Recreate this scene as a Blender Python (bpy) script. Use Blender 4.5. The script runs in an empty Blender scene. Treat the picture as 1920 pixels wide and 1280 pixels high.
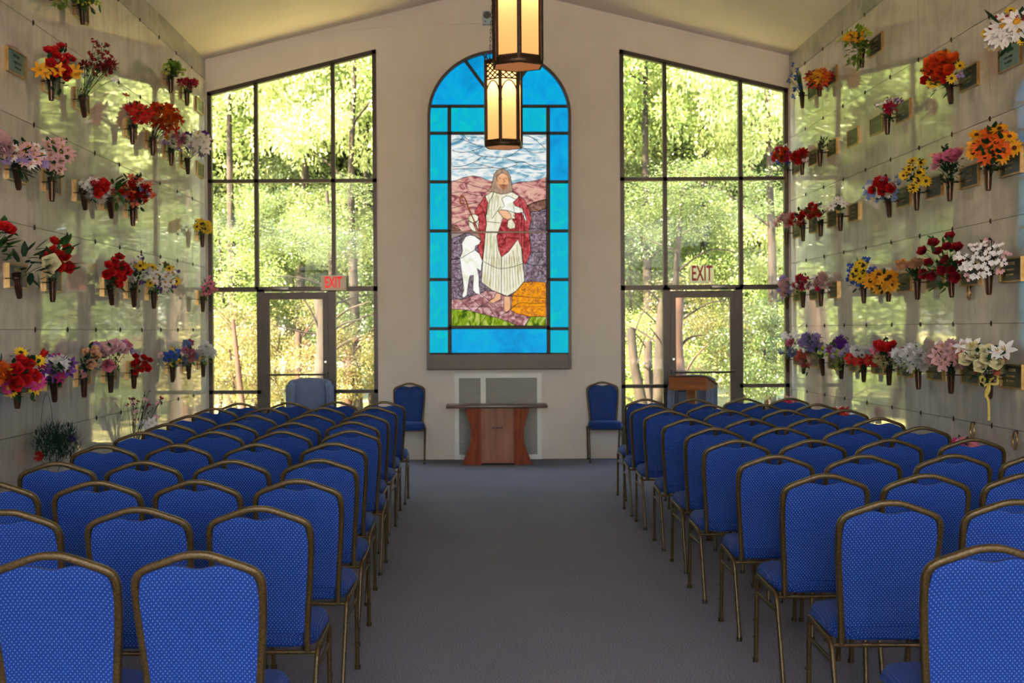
import bpy, bmesh, math, random
from mathutils import Vector, Matrix, Euler
from math import sin, cos, pi, radians, sqrt

C = bpy.context.scene.collection
SC = bpy.context.scene
random.seed(7)

# ------------------------------------------------------------------ camera
F, CX, CY, ROLL, EYE = 2560.0, 893.0, 619.0, .0065, 1.574
cam_data = bpy.data.cameras.new('camera')
cam = bpy.data.objects.new('camera', cam_data)
C.objects.link(cam)
cam_data.sensor_width = 36
cam_data.lens = F / 1920 * 36
cam_data.shift_x = (960 - CX) / 1920
cam_data.shift_y = -(640 - CY) / 1920
cam_data.clip_end = 300
cam_data.dof.use_dof = True
cam_data.dof.focus_distance = 7.0
cam_data.dof.aperture_fstop = 5.0
cam.matrix_world = Matrix.Translation((0, 0, EYE)) @ Matrix.Rotation(pi / 2, 4, 'X') @ Matrix.Rotation(-ROLL, 4, 'Z')
SC.camera = cam

# ------------------------------------------------------------------ world, sun, exposure
EXPO = 3.15
EK = 2 ** -EXPO          # lit panels keep their brightness when the exposure moves
w = bpy.data.worlds.new('sky'); SC.world = w; w.use_nodes = True
nt = w.node_tree; nt.nodes.clear()
sky = nt.nodes.new('ShaderNodeTexSky'); sky.sky_type = 'NISHITA'; sky.sun_disc = False
sky.sun_elevation = radians(42); sky.sun_rotation = radians(250); sky.air_density = 1.0; sky.dust_density = 2.0
bgn = nt.nodes.new('ShaderNodeBackground'); bgn.inputs['Strength'].default_value = .42
out = nt.nodes.new('ShaderNodeOutputWorld')
nt.links.new(sky.outputs[0], bgn.inputs[0]); nt.links.new(bgn.outputs[0], out.inputs[0])
sl = bpy.data.lights.new('sun', 'SUN'); sl.energy = 12.5; sl.angle = radians(.6); sl.color = (1, .88, .64)
sun = bpy.data.objects.new('sun', sl); C.objects.link(sun)
sun.rotation_euler = Vector((.52, .40, -.76)).to_track_quat('-Z', 'Y').to_euler()
sun.location = (-30, -15, 30)
SC.view_settings.view_transform = 'Standard'; SC.view_settings.look = 'None'
SC.view_settings.gamma = 1; SC.view_settings.exposure = EXPO; SC.view_settings.use_curve_mapping = False
cy = SC.cycles
cy.use_denoising = True; cy.denoiser = 'OPENIMAGEDENOISE'
cy.max_bounces = 8; cy.diffuse_bounces = 4; cy.glossy_bounces = 4; cy.transmission_bounces = 4; cy.transparent_max_bounces = 8
cy.caustics_reflective = False; cy.caustics_refractive = False
cy.sample_clamp_indirect = 6.0

def portal(name, loc, rot, sx, sy):
    l = bpy.data.lights.new(name, 'AREA'); l.shape = 'RECTANGLE'; l.size = sx; l.size_y = sy
    l.cycles.is_portal = True
    o = bpy.data.objects.new(name, l); C.objects.link(o); o.location = loc; o.rotation_euler = rot
    return o

# ------------------------------------------------------------------ room dimensions
XL, XR, YB, YR = -3.29, 3.84, 16.67, -8.0
XM = (XL + XR) / 2
ZE, ZR = 4.905, 5.77           # eave and ridge
PW, PH = .812, .762            # marble front width and height
ROWZ = {'A': 4.267, 'B': 3.505, 'C': 2.743, 'D': 1.981, 'E': 1.219, 'F': .457}
portal('rear_window_portal', (XM, YR - .12, 2.4), (pi / 2, 0, 0), 6.6, 4.3)
portal('front_window_portal', (-2.1, YB + .25, 2.2), (-pi / 2, 0, 0), 2.1, 4.4)
portal('front_window_portal', (2.8, YB + .25, 2.2), (-pi / 2, 0, 0), 2.1, 4.4)

def derot(px, py):
    dx, dy = px - CX, py - CY
    return dx - ROLL * dy, dy + ROLL * dx
def at(px, py, Z):
    a, b = derot(px, py)
    return Vector((a * Z / F, Z, EYE - b * Z / F))

# ------------------------------------------------------------------ object helpers
def obj(name, mesh, mats=None, parent=None, loc=None, rot=None, smooth=None):
    if isinstance(mesh, bmesh.types.BMesh):
        me = bpy.data.meshes.new(name)
        mesh.to_mesh(me); mesh.free()
    else:
        me = mesh
    if mats is not None and not me.materials:
        for m in (mats if isinstance(mats, (list, tuple)) else [mats]):
            me.materials.append(m)
    if smooth is not None:
        me.polygons.foreach_set('use_smooth', [True] * len(me.polygons))
        if smooth < 179:
            me.set_sharp_from_angle(angle=radians(smooth))
    o = bpy.data.objects.new(name, me); C.objects.link(o)
    if parent: o.parent = parent
    if loc is not None: o.location = loc
    if rot is not None: o.rotation_euler = rot
    return o
def tag(o, label=None, cat=None, group=None, kind=None):
    if label: o['label'] = label
    if cat: o['category'] = cat
    if group: o['group'] = group
    if kind: o['kind'] = kind
    return o
def thing(name, label, cat, loc=(0, 0, 0), rotz=0, group=None, kind=None):
    o = bpy.data.objects.new(name, None); C.objects.link(o)
    o.location = loc; o.rotation_euler = (0, 0, rotz); o.empty_display_size = .1
    return tag(o, label, cat, group, kind)
def struct(name, mesh, mats, parent=None, **k):
    o = obj(name, mesh, mats, parent, **k)
    if not parent: o['kind'] = 'structure'
    return o
KIDS = {}
def copy_tree(o, parent=None):
    c = o.copy(); C.objects.link(c)
    if parent: c.parent = parent
    for ch in list(o.children): copy_tree(ch, c)
    return c

# ------------------------------------------------------------------ mesh helpers
def NB(): return bmesh.new()
def box(bm, lo, hi, mi=0, M=None):
    vs = [bm.verts.new((x, y, z)) for x in (lo[0], hi[0]) for y in (lo[1], hi[1]) for z in (lo[2], hi[2])]
    if M is not None:
        for v in vs: v.co = M @ v.co
    for f in ((0, 1, 3, 2), (4, 6, 7, 5), (0, 4, 5, 1), (2, 3, 7, 6), (0, 2, 6, 4), (1, 5, 7, 3)):
        fc = bm.faces.new([vs[i] for i in f]); fc.material_index = mi
    return vs
def rbox(lo, hi, r=.01, seg=2):
    bm = NB(); box(bm, lo, hi)
    bmesh.ops.recalc_face_normals(bm, faces=bm.faces)
    bmesh.ops.bevel(bm, geom=list(bm.edges), offset=r, segments=seg, affect='EDGES', profile=.5)
    return bm
def merge(bm, other, M=None, mi=None):
    me = bpy.data.meshes.new('tmp'); other.to_mesh(me); other.free()
    if M is not None: me.transform(M)
    n = len(bm.faces)
    bm.from_mesh(me); bpy.data.meshes.remove(me)
    if mi is not None:
        bm.faces.ensure_lookup_table()
        for f in bm.faces[n:]: f.material_index = mi
def sweep(bm, pts, prof, up=Vector((0, 0, 1)), closed=False, mi=0, scale=None, cap=True):
    """prof: list of (a,b): a along side axis, b along normal axis"""
    pts = [Vector(p) for p in pts]; n = len(pts); rings = []
    for i, p in enumerate(pts):
        if closed: t = pts[(i + 1) % n] - pts[i - 1]
        else: t = pts[min(i + 1, n - 1)] - pts[max(i - 1, 0)]
        t.normalize()
        u = Vector(up) - t * Vector(up).dot(t)
        if u.length < 1e-4: u = Vector((1, 0, 0)) - t * t.x
        u.normalize(); s = t.cross(u)
        k = scale[i] if scale else 1
        rings.append([bm.verts.new(p + s * a * k + u * b * k) for a, b in prof])
    m = len(prof)
    for i in range(n if closed else n - 1):
        A, B = rings[i], rings[(i + 1) % n]
        for j in range(m):
            f = bm.faces.new((A[j], A[(j + 1) % m], B[(j + 1) % m], B[j])); f.material_index = mi
    if not closed and cap and m > 2:
        for rr in (list(reversed(rings[0])), rings[-1]):
            try: bm.faces.new(rr).material_index = mi
            except ValueError: pass
def circ(r, n=8): return [(r * cos(2 * pi * i / n), r * sin(2 * pi * i / n)) for i in range(n)]
def rrect(a, b, r, s=2):
    o = []
    for cx_, cy_, t0 in ((a - r, b - r, 0), (-a + r, b - r, 90), (-a + r, -b + r, 180), (a - r, -b + r, 270)):
        for k in range(s + 1):
            t = radians(t0 + 90 * k / s); o.append((cx_ + r * cos(t), cy_ + r * sin(t)))
    return o
def lathe(bm, prof, n=20, M=None, mi=0, squash=None):
    rings = []
    for r, z in prof:
        rings.append([bm.verts.new((r * cos(2 * pi * i / n), r * sin(2 * pi * i / n), z)) for i in range(n)])
    for a, b in zip(rings, rings[1:]):
        for j in range(n):
            f = bm.faces.new((a[j], a[(j + 1) % n], b[(j + 1) % n], b[j])); f.material_index = mi
    for rr in (list(reversed(rings[0])), rings[-1]):
        bm.faces.new(rr).material_index = mi
    if M is not None:
        for rg in rings:
            for v in rg: v.co = M @ v.co
def poly(bm, pts, mi=0, thick=None, axis=1):
    vs = [bm.verts.new(p) for p in pts]
    f = bm.faces.new(vs); f.material_index = mi
    if thick:
        r = bmesh.ops.extrude_face_region(bm, geom=[f])
        d = Vector((0, 0, 0)); d[axis] = thick
        bmesh.ops.translate(bm, verts=[g for g in r['geom'] if isinstance(g, bmesh.types.BMVert)], vec=d)
        bmesh.ops.recalc_face_normals(bm, faces=bm.faces)
def smooth_path(pts, n=6, closed=False):
    P = [Vector(p) for p in pts]; o = []
    N = len(P)
    for i in range(N if closed else N - 1):
        p0 = P[(i - 1) % N] if (closed or i > 0) else P[0]
        p1, p2 = P[i], P[(i + 1) % N]
        p3 = P[(i + 2) % N] if (closed or i + 2 < N) else P[-1]
        for k in range(n):
            t = k / n
            o.append(.5 * ((2 * p1) + (p2 - p0) * t + (2 * p0 - 5 * p1 + 4 * p2 - p3) * t * t + (3 * p1 - p0 - 3 * p2 + p3) * t ** 3))
    if not closed: o.append(P[-1])
    return o

# ------------------------------------------------------------------ materials
def srgb(r, g, b):
    f = lambda c: (c / 255 / 12.92) if c / 255 <= .04045 else ((c / 255 + .055) / 1.055) ** 2.4
    return (f(r), f(g), f(b), 1)
def mat(name, col=(.5, .5, .5, 1), rough=.5, metal=0, spec=None, emis=None, es=1.0, coat=0):
    m = bpy.data.materials.new(name); m.use_nodes = True
    b = m.node_tree.nodes['Principled BSDF']
    b.inputs['Base Color'].default_value = col
    b.inputs['Roughness'].default_value = rough; b.inputs['Metallic'].default_value = metal
    if spec is not None: b.inputs['Specular IOR Level'].default_value = spec
    if coat: b.inputs['Coat Weight'].default_value = coat; b.inputs['Coat Roughness'].default_value = .05
    if emis: b.inputs['Emission Color'].default_value = emis; b.inputs['Emission Strength'].default_value = es * EK
    return m
class N:
    def __init__(s, m): s.m = m; s.t = m.node_tree; s.b = s.t.nodes.get('Principled BSDF')
    def new(s, k, **kw):
        n = s.t.nodes.new('ShaderNode' + k)
        for a, v in kw.items():
            if hasattr(n, a): setattr(n, a, v)
            else: n.inputs[a].default_value = v
        return n
    def link(s, a, b): s.t.links.new(a, b)
    def math(s, op, a, b=None, c=None):
        n = s.new('Math', operation=op)
        for i, v in enumerate((a, b, c)):
            if v is None: continue
            if isinstance(v, (int, float)): n.inputs[i].default_value = v
            else: s.link(v, n.inputs[i])
        return n.outputs[0]
    def coord(s, kind='Object', scale=None):
        c = s.new('TexCoord').outputs[kind]
        if scale is None: return c
        mp = s.new('Mapping'); mp.inputs['Scale'].default_value = scale; s.link(c, mp.inputs[0]); return mp.outputs[0]
    def noise(s, vec, scale, detail=3, rough=.5, dist=0):
        n = s.new('TexNoise'); n.inputs['Scale'].default_value = scale; n.inputs['Detail'].default_value = detail
        n.inputs['Roughness'].default_value = rough; n.inputs['Distortion'].default_value = dist
        s.link(vec, n.inputs['Vector']); return n.outputs[0]
    def ramp(s, fac, stops):
        n = s.new('ValToRGB'); e = n.color_ramp.elements
        while len(e) < len(stops): e.new(.5)
        for el, (p, c) in zip(e, stops): el.position = p; el.color = c
        s.link(fac, n.inputs[0]); return n.outputs[0]
    def mix(s, fac, a, b, bt='MIX'):
        n = s.new('Mix', data_type='RGBA', blend_type=bt)
        for i, v in ((0, fac), (6, a), (7, b)):
            if isinstance(v, (int, float)): n.inputs[i].default_value = v
            elif isinstance(v, tuple): n.inputs[i].default_value = v
            else: s.link(v, n.inputs[i])
        return n.outputs[2]
    def bump(s, h, strength=.3, dist=.01):
        n = s.new('Bump'); n.inputs['Strength'].default_value = strength; n.inputs['Distance'].default_value = dist
        s.link(h, n.inputs['Height']); s.link(n.outputs[0], s.b.inputs['Normal'])

def noisy(name, c1, c2, scale=5, rough=.5, metal=0, bump=0, bscale=None, coat=0, stretch=None, detail=3, spec=None):
    m = mat(name, c1, rough, metal, spec, coat=coat); n = N(m)
    v = n.coord('Object', stretch or (1, 1, 1))
    n.link(n.ramp(n.noise(v, scale, detail), [(.3, c1), (.7, c2)]), n.b.inputs['Base Color'])
    if bump: n.bump(n.noise(v, bscale or scale * 4, 2), bump, .004)
    return m

def marble(name, c1, c2, c3, rough):
    m = mat(name, c1, rough); n = N(m)
    v = n.coord('Object', (1, .55, 1))
    # joints every PW along y give each slab its own figure
    sep = n.new('SeparateXYZ'); n.link(n.coord(), sep.inputs[0])
    ky = n.math('FLOOR', n.math('DIVIDE', n.math('SUBTRACT', YB, sep.outputs[1]), PW))
    kz = n.math('FLOOR', n.math('DIVIDE', n.math('SUBTRACT', sep.outputs[2], .076), PH))
    cell = n.new('CombineXYZ'); n.link(ky, cell.inputs[0]); n.link(kz, cell.inputs[1])
    wn = n.new('TexWhiteNoise'); wn.noise_dimensions = '3D'; n.link(cell.outputs[0], wn.inputs['Vector'])
    off = n.new('VectorMath', operation='SCALE'); n.link(wn.outputs['Color'], off.inputs[0]); off.inputs['Scale'].default_value = 7
    ad = n.new('VectorMath', operation='ADD'); n.link(v, ad.inputs[0]); n.link(off.outputs[0], ad.inputs[1])
    vv = ad.outputs[0]
    cloud = n.noise(vv, 1.6, 6, .62, 1.2)
    streak_v = n.new('Mapping'); streak_v.inputs['Scale'].default_value = (4, 9, .9); n.link(vv, streak_v.inputs[0])
    st = n.noise(streak_v.outputs[0], 1.5, 5, .65, .4)
    col = n.ramp(cloud, [(.32, c2), (.55, c1), (.8, c1)])
    col = n.mix(n.ramp(st, [(.44, (0, 0, 0, 1)), (.74, (.42, .42, .42, 1))]), col, c3)
    n.b.inputs['IOR'].default_value = 2.05
    tone = n.math('ADD', .93, n.math('MULTIPLY', wn.outputs['Value'], .1))
    cc = n.new('CombineColor')
    for i in range(3): n.link(tone, cc.inputs[i])
    col = n.mix(1.0, col, cc.outputs[0], 'MULTIPLY')
    n.link(col, n.b.inputs['Base Color'])
    n.bump(n.noise(vv, 1.1, 1), .02, .02)
    return m

M_marble = marble('white_marble', srgb(214, 206, 192), srgb(186, 180, 168), srgb(150, 146, 138), .035)
M_marble_dark = marble('grey_marble', srgb(168, 166, 156), srgb(130, 130, 122), srgb(92, 92, 88), .14)
M_wall = noisy('painted_plaster', srgb(230, 218, 208), srgb(224, 212, 202), 3, .85, bump=.25, bscale=60)
M_ceil = noisy('ceiling_paint', srgb(236, 220, 214), srgb(228, 212, 206), 2, .8, bump=.1, bscale=40)
M_dkframe = noisy('bronze_aluminium', srgb(52, 40, 34), srgb(60, 48, 40), 8, .38, .5)
M_white = mat('white_enamel', srgb(232, 228, 222), .4)
M_wood = noisy('cherry_wood', srgb(156, 66, 16), srgb(112, 42, 8), 5, .5, spec=.2, stretch=(6, 6, .7), detail=6)
M_woodlt = noisy('veneer_panel', srgb(168, 112, 88), srgb(138, 88, 68), 3, .5, spec=.25, stretch=(5, 5, .6), detail=6)
M_oak = noisy('oak_wood', srgb(160, 92, 40), srgb(122, 64, 26), 5, .35, stretch=(.8, 6, 6), detail=6)
M_dark = mat('black_plastic', srgb(18, 16, 16), .4)
M_iron = noisy('blackened_iron', srgb(48, 34, 22), srgb(70, 48, 28), 30, .45, .6)
M_bronze = noisy('aged_bronze', srgb(98, 66, 46), srgb(62, 42, 30), 14, .3, .55, stretch=(1, 1, .2))
M_gold = noisy('plaque_bronze', srgb(176, 140, 88), srgb(140, 106, 62), 20, .3, .8)
M_pface = noisy('plaque_patina', srgb(46, 48, 34), srgb(30, 30, 22), 25, .35, .5)
M_pteal = noisy('plaque_verdigris', srgb(96, 128, 118), srgb(74, 104, 98), 12, .4, .3)
M_ptext = mat('raised_bronze_letters', srgb(150, 130, 90), .35, .6)
M_pdark = mat('dark_letters', srgb(30, 36, 34), .5)

def carpet_mat():
    m = mat('carpet', (.1, .1, .1, 1), .95, spec=.1); n = N(m); v = n.coord()
    a = n.noise(v, 150, 3, .8); b = n.noise(v, 1.5, 3)
    col = n.ramp(a, [(.34, srgb(66, 68, 80)), (.66, srgb(162, 164, 184))])
    col = n.mix(n.ramp(b, [(.3, (0, 0, 0, 1)), (.8, (.18, .18, .18, 1))]), col, srgb(80, 78, 90))
    n.link(col, n.b.inputs['Base Color']); n.bump(a, .6, .004)
    return m
M_carpet = carpet_mat()

def fabric_mat(name, base, base2, dot, spx=.0138, spz=.0136, rad=.00115):
    m = mat(name, base, .75, spec=.25); n = N(m)
    sep = n.new('SeparateXYZ'); n.link(n.coord(), sep.inputs[0])
    x = n.math('DIVIDE', sep.outputs[0], spx)
    z = n.math('DIVIDE', n.math('ADD', sep.outputs[2], sep.outputs[1]), spz)
    def dist(ox, oz):
        fx = n.math('SUBTRACT', n.math('FRACT', n.math('ADD', x, ox)), .5)
        fz = n.math('SUBTRACT', n.math('FRACT', n.math('ADD', z, oz)), .5)
        return n.math('SQRT', n.math('ADD', n.math('MULTIPLY', fx, fx), n.math('MULTIPLY', fz, fz)))
    d = n.math('MINIMUM', dist(100, 100), dist(100.5, 100.5))
    k = n.math('LESS_THAN', d, rad / spx)
    weave = n.noise(n.coord('Object', (1, 1, 1)), 420, 1)
    col = n.ramp(weave, [(.3, base2), (.7, base)])
    col = n.mix(k, col, dot)
    n.link(col, n.b.inputs['Base Color'])
    n.b.inputs['Sheen Weight'].default_value = .12
    n.b.inputs['Sheen Tint'].default_value = srgb(120, 140, 220)
    n.bump(weave, .25, .002)
    return m
M_fabric = fabric_mat('blue_dotted_fabric', srgb(14, 60, 144), srgb(8, 40, 106), srgb(150, 178, 225))
M_chairmetal = noisy('gold_vein_powdercoat', srgb(98, 75, 36), srgb(40, 31, 16), 260, .42, .5, bump=.1, bscale=260, detail=2)
M_grayfab = noisy('blue_grey_upholstery', srgb(130, 144, 176), srgb(110, 124, 156), 90, .9, spec=.2)

def glass_mat(name, tint, refl=1.0):
    m = bpy.data.materials.new(name); m.use_nodes = True; n = N(m); n.t.nodes.remove(n.b)
    t = n.new('BsdfTransparent'); t.inputs[0].default_value = tint
    g = n.new('BsdfGlossy'); g.inputs['Roughness'].default_value = .0
    fr = n.new('Fresnel'); fr.inputs[0].default_value = 1.32
    mx = n.new('MixShader'); n.link(fr.outputs[0], mx.inputs[0]); n.link(t.outputs[0], mx.inputs[1]); n.link(g.outputs[0], mx.inputs[2])
    o = n.t.nodes['Material Output']; n.link(mx.outputs[0], o.inputs[0])
    return m
M_glass = glass_mat('window_glass', (.54, .53, .47, 1))

def stained(name, cols, scale=9, es=1.0, dist=1.5, stretch=(1, 1, 1), detail=5):
    m = mat(name, (0, 0, 0, 1), .4, spec=.05); n = N(m)
    v = n.coord('Object', stretch)
    f = n.noise(v, scale, detail, .6, dist)
    k = len(cols)
    st = [(.36 + .26 * i / (k - 1), c) for i, c in enumerate(cols)]
    col = n.ramp(f, st)
    n.link(col, n.b.inputs['Emission Color']); n.b.inputs['Emission Strength'].default_value = es * EK
    return m
# ================================================================== SHELL
bm = NB(); box(bm, (XL - .2, YR - .2, -.12), (XR + .2, YB + .2, 0)); struct('floor', bm, M_carpet)
# side walls: one mesh of marble fronts, each tilted a hair so the reflections break at the joints
def marble_wall(name, X, s):
    bm = NB(); rnd = random.Random(5 if s < 0 else 11)
    nrow = 6
    zs = [0, .076] + [.076 + PH * (i + 1) for i in range(nrow)] + [ZE + .02]
    k = 0
    while YB - PW * k > YR + .01:
        y1 = YB - PW * k; y0 = max(y1 - PW, YR); k += 1
        for i in range(len(zs) - 1):
            z0, z1 = zs[i], zs[i + 1]
            g = .0022
            t1, t2 = rnd.uniform(-.0012, .0012), rnd.uniform(-.0012, .0012)
            mi = 1 if i >= nrow + 1 else 0
            c = [(y0 + g, z0 + g, -t1 - t2), (y1 - g, z0 + g, t1 - t2), (y1 - g, z1 - g, t1 + t2), (y0 + g, z1 - g, -t1 + t2)]
            f = [bm.verts.new((X + dx * s * .5, y, z)) for y, z, dx in c]
            b = [bm.verts.new((X + s * .03, y, z)) for y, z, dx in c]
            bm.faces.new(f).material_index = mi
            for j in range(4):
                bm.faces.new((f[j], f[(j + 1) % 4], b[(j + 1) % 4], b[j])).material_index = mi
    x0, x1 = sorted((X + s * .02, X + s * .25))
    box(bm, (x0, YR, 0), (x1, YB + .2, ZE), 2)
    bmesh.ops.recalc_face_normals(bm, faces=bm.faces)
    w_ = struct(name, bm, [M_marble, M_marble_dark, M_dark])
    # little bronze clips where four fronts meet
    cb = NB(); lathe(cb, [(.011, 0), (.011, .006), (.004, .012)], 8, Matrix.Rotation(-s * pi / 2, 4, 'Y'))
    for v in cb.verts: v.co.z *= 1.9
    me = None
    for kk in range(0, 10):
        for r in range(6):
            z = .076 + PH * (r + 1) - (0 if r else 0)
            if kk == 0: continue
            y = YB - PW * kk
            if me is None:
                o = obj('joint_clip', cb, M_iron, w_, (X, y, z)); me = o.data
            else:
                o = obj('joint_clip', me, None, w_, (X, y, z))
    return w_
wall_left = marble_wall('wall_left', XL, -1)
wall_right = marble_wall('wall_right', XR, 1)

# ceiling: two slopes
for nm, xa, s in (('ceiling', XL, 1), ('ceiling', XR, -1)):
    bm = NB()
    poly(bm, [(xa - s * .25, YR - .2, ZE - .06 * .97), (XM, YR - .2, ZR), (XM, YB + .2, ZR), (xa - s * .25, YB + .2, ZE - .06)], 0, .25, 2)
    struct(nm, bm, M_ceil)

# back wall (gable) with two tall openings
def bw(px, py, Z=YB): return at(px, py, Z)
WL = dict(x1=bw(390, 400).x, x2=bw(707, 400).x); WR = dict(x1=bw(1163, 400).x, x2=bw(1478.5, 400).x)
zL1, zL2 = bw(390, 170).z, bw(707, 92).z
zR1, zR2 = bw(1163, 92).z, bw(1478, 168).z
zL1, zR2 = (zL1 + zR2) / 2, (zL1 + zR2) / 2
bm = NB()
outl = [(WL['x2'], 0), (WL['x2'], zL2), (WL['x1'], zL1), (WL['x1'], 0), (XL - .2, 0), (XL - .2, ZE - .05), (XM, ZR), (XR + .2, ZE - .05),
        (XR + .2, 0), (WR['x2'], 0), (WR['x2'], zR2), (WR['x1'], zR1), (WR['x1'], 0)]
poly(bm, [(x, YB, z) for x, z in outl], 0, .2, 1)
struct('wall_back', bm, M_wall)

# unseen rear wall behind the camera, open bays enlarged to let in more daylight
bm = NB()
ol = [(XL - .2, 0), (XL - .2, ZE - .05), (XM, ZR), (XR + .2, ZE - .05), (XR + .2, 0), (XR - .12, 0), (XR - .12, 4.6), (XM + .25, 5.2), (XM + .25, 0),
      (XM - .25, 0), (XM - .25, 5.2), (XL + .12, 4.6), (XL + .12, 0)]
poly(bm, [(x, YR - .2, z) for x, z in ol], 0, .2, 1)
struct('wall_rear', bm, M_wall)
for k, (a, b) in enumerate(((XL + .12, XM - .25), (XM + .25, XR - .12))):
    bm = NB()
    for t in (0, .33, .66, 1):
        x = a + (b - a) * t; box(bm, (x - .03, YR - .14, 0), (x + .03, YR - .06, 4.6 + .6 * (t if k == 0 else 1 - t)))
    for z in (.05, 2.1, 3.4): box(bm, (a, YR - .13, z - .03), (b, YR - .07, z + .03))
    struct('window_%d' % (3 + k), bm, M_dkframe)

# ---- front windows
def front_window(idx, side):
    x1, x2 = (WL if side < 0 else WR)['x1'], (WL if side < 0 else WR)['x2']
    za, zb = (zL1, zL2) if side < 0 else (zR1, zR2)
    top = lambda x: za + (zb - za) * (x - x1) / (x2 - x1)
    root = thing('window_%d' % idx, None, None, (0, 0, 0)); root['kind'] = 'structure'
    y0, y1 = YB - .015, YB + .07
    def bar(a, b, wd=.025):   # polygonal bar in the wall plane a->b
        a, b = Vector((a[0], 0, a[1])), Vector((b[0], 0, b[1]))
        d = (b - a).normalized(); nrm = Vector((-d.z, 0, d.x)) * wd
        bm_ = NB()
        poly(bm_, [Vector((p.x, y0, p.z)) for p in (a - nrm, b - nrm, b + nrm, a + nrm)], 0, y1 - y0, 1)
        return bm_
    fr = NB()
    merge(fr, bar((x1 + .025, 0), (x1 + .025, top(x1) - .01))); merge(fr, bar((x2 - .025, 0), (x2 - .025, top(x2) - .01)))
    merge(fr, bar((x1, za - .028), (x2, zb - .028), .026))
    obj('window_frame', fr, M_dkframe, root)
    if side < 0: mx = [bw(481, 440).x, bw(625.5, 440).x]; ty = [bw(395, 340).z, bw(395, 543).z]; tl = bw(440, 735).z
    else: mx = [bw(1247.5, 440).x, bw(1389.5, 440).x]; ty = [bw(1470, 334).z, bw(1470, 537.5).z]; tl = bw(1430, 722.5).z
    if side < 0: dx = [bw(489, 640).x, bw(623, 640).x]
    else: dx = [bw(1250, 640).x, bw(1386, 640).x]
    for i, x in enumerate(mx):
        obj('mullion', bar((x, ty[1]), (x, top(x) - .03), .024), M_dkframe, root)
    # door jambs below the second transom
    for x in dx: obj('door_jamb', bar((x, 0), (x, ty[1]), .045), M_dkframe, root)
    for z in ty: obj('transom', bar((x1, z), (x2, z), .022 if z != ty[1] else .03), M_dkframe, root)
    obj('transom', bar((x1, tl), (dx[0], tl), .022), M_dkframe, root); obj('transom', bar((dx[1], tl), (x2, tl), .022), M_dkframe, root)
    obj('sill', bar((x1, .04), (dx[0], .04), .04), M_dkframe, root); obj('sill', bar((dx[1], .04), (x2, .04), .04), M_dkframe, root)
    yg = YB + .03
    def pane(q):
        b_ = NB(); poly(b_, [(a, yg, c) for a, c in q], 0); return obj('glass_pane', b_, M_glass, root)
    xs = [x1] + mx + [x2]
    for a, b in zip(xs, xs[1:]):
        pane([(a, ty[0]), (b, ty[0]), (b, top(b)), (a, top(a))])
        pane([(a, ty[1]), (b, ty[1]), (b, ty[0]), (a, ty[0])])
    for a, b in ((x1, dx[0]), (dx[1], x2)):
        pane([(a, tl), (b, tl), (b, ty[1]), (a, ty[1])]); pane([(a, 0), (b, 0), (b, tl), (a, tl)])
    # door leaf
    d = thing('door_%d' % idx, None, None); d['kind'] = 'structure'
    a, b = dx[0] + .047, dx[1] - .047; zt = ty[1] - .04
    yd0, yd1 = YB - .02, YB + .03
    st = NB()
    box(st, (a, yd0, .01), (a + .065, yd1, zt)); box(st, (b - .065, yd0, .01), (b, yd1, zt))
    box(st, (a + .065, yd0, zt - .085), (b - .065, yd1, zt)); box(st, (a + .065, yd0, .01), (b - .065, yd1, .24))
    obj('door_frame', st, M_dkframe, d)
    g = NB(); box(g, (a + .06, YB, .2), (b - .06, YB + .006, zt - .08)); 
    g.free(); g = NB(); poly(g, [(a + .06, YB + .005, .2), (b - .06, YB + .005, .2), (b - .06, YB + .005, zt - .08), (a + .06, YB + .005, zt - .08)])
    obj('glass_pane', g, M_glass, d)
    zp = bw(560, 702).z if side < 0 else bw(1320, 697.5).z
    p = NB(); sweep(p, [(a + .03, yd0 - .05, zp), (b - .03, yd0 - .05, zp)], circ(.013, 10))
    for xx in (a + .03, b - .03): box(p, (xx - .025, yd0 - .06, zp - .025), (xx + .025, yd0, zp + .025))
    obj('push_bar', p, M_dkframe, d, smooth=40)
    lx = (b - .033) if side < 0 else (a + .033); lz = bw(617, 678).z if side < 0 else bw(1258, 673).z
    l = NB(); lathe(l, [(.017, 0), (.017, .008), (.012, .014)], 16, Matrix.Translation((lx, yd0, lz)) @ Matrix.Rotation(pi / 2, 4, 'X'))
    obj('lock', l, mat('nickel', srgb(200, 196, 190), .25, .7), d, smooth=40)
    # closer above the door
    cl = NB(); zc = ty[1] + .012
    ca = bw(511, 540).x if side < 0 else bw(1332, 536).x
    merge(cl, rbox((ca, yd0 - .07, zc - .03), (ca + .21, yd0 - .005, zc + .02), .008))
    sgn = 1 if side < 0 else -1
    mid = ca + .105
    sweep(cl, [(mid, yd0 - .05, zc - .035), (mid + sgn * .02, yd0 - .16, zc - .055), (mid + sgn * .1, yd0 - .03, zc - .07)], rrect(.011, .004, .002))
    obj('door_closer', cl, mat('aluminium', srgb(120, 112, 104), .35, .7), d, smooth=40)
front_window(1, -1); front_window(2, 1)

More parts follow.
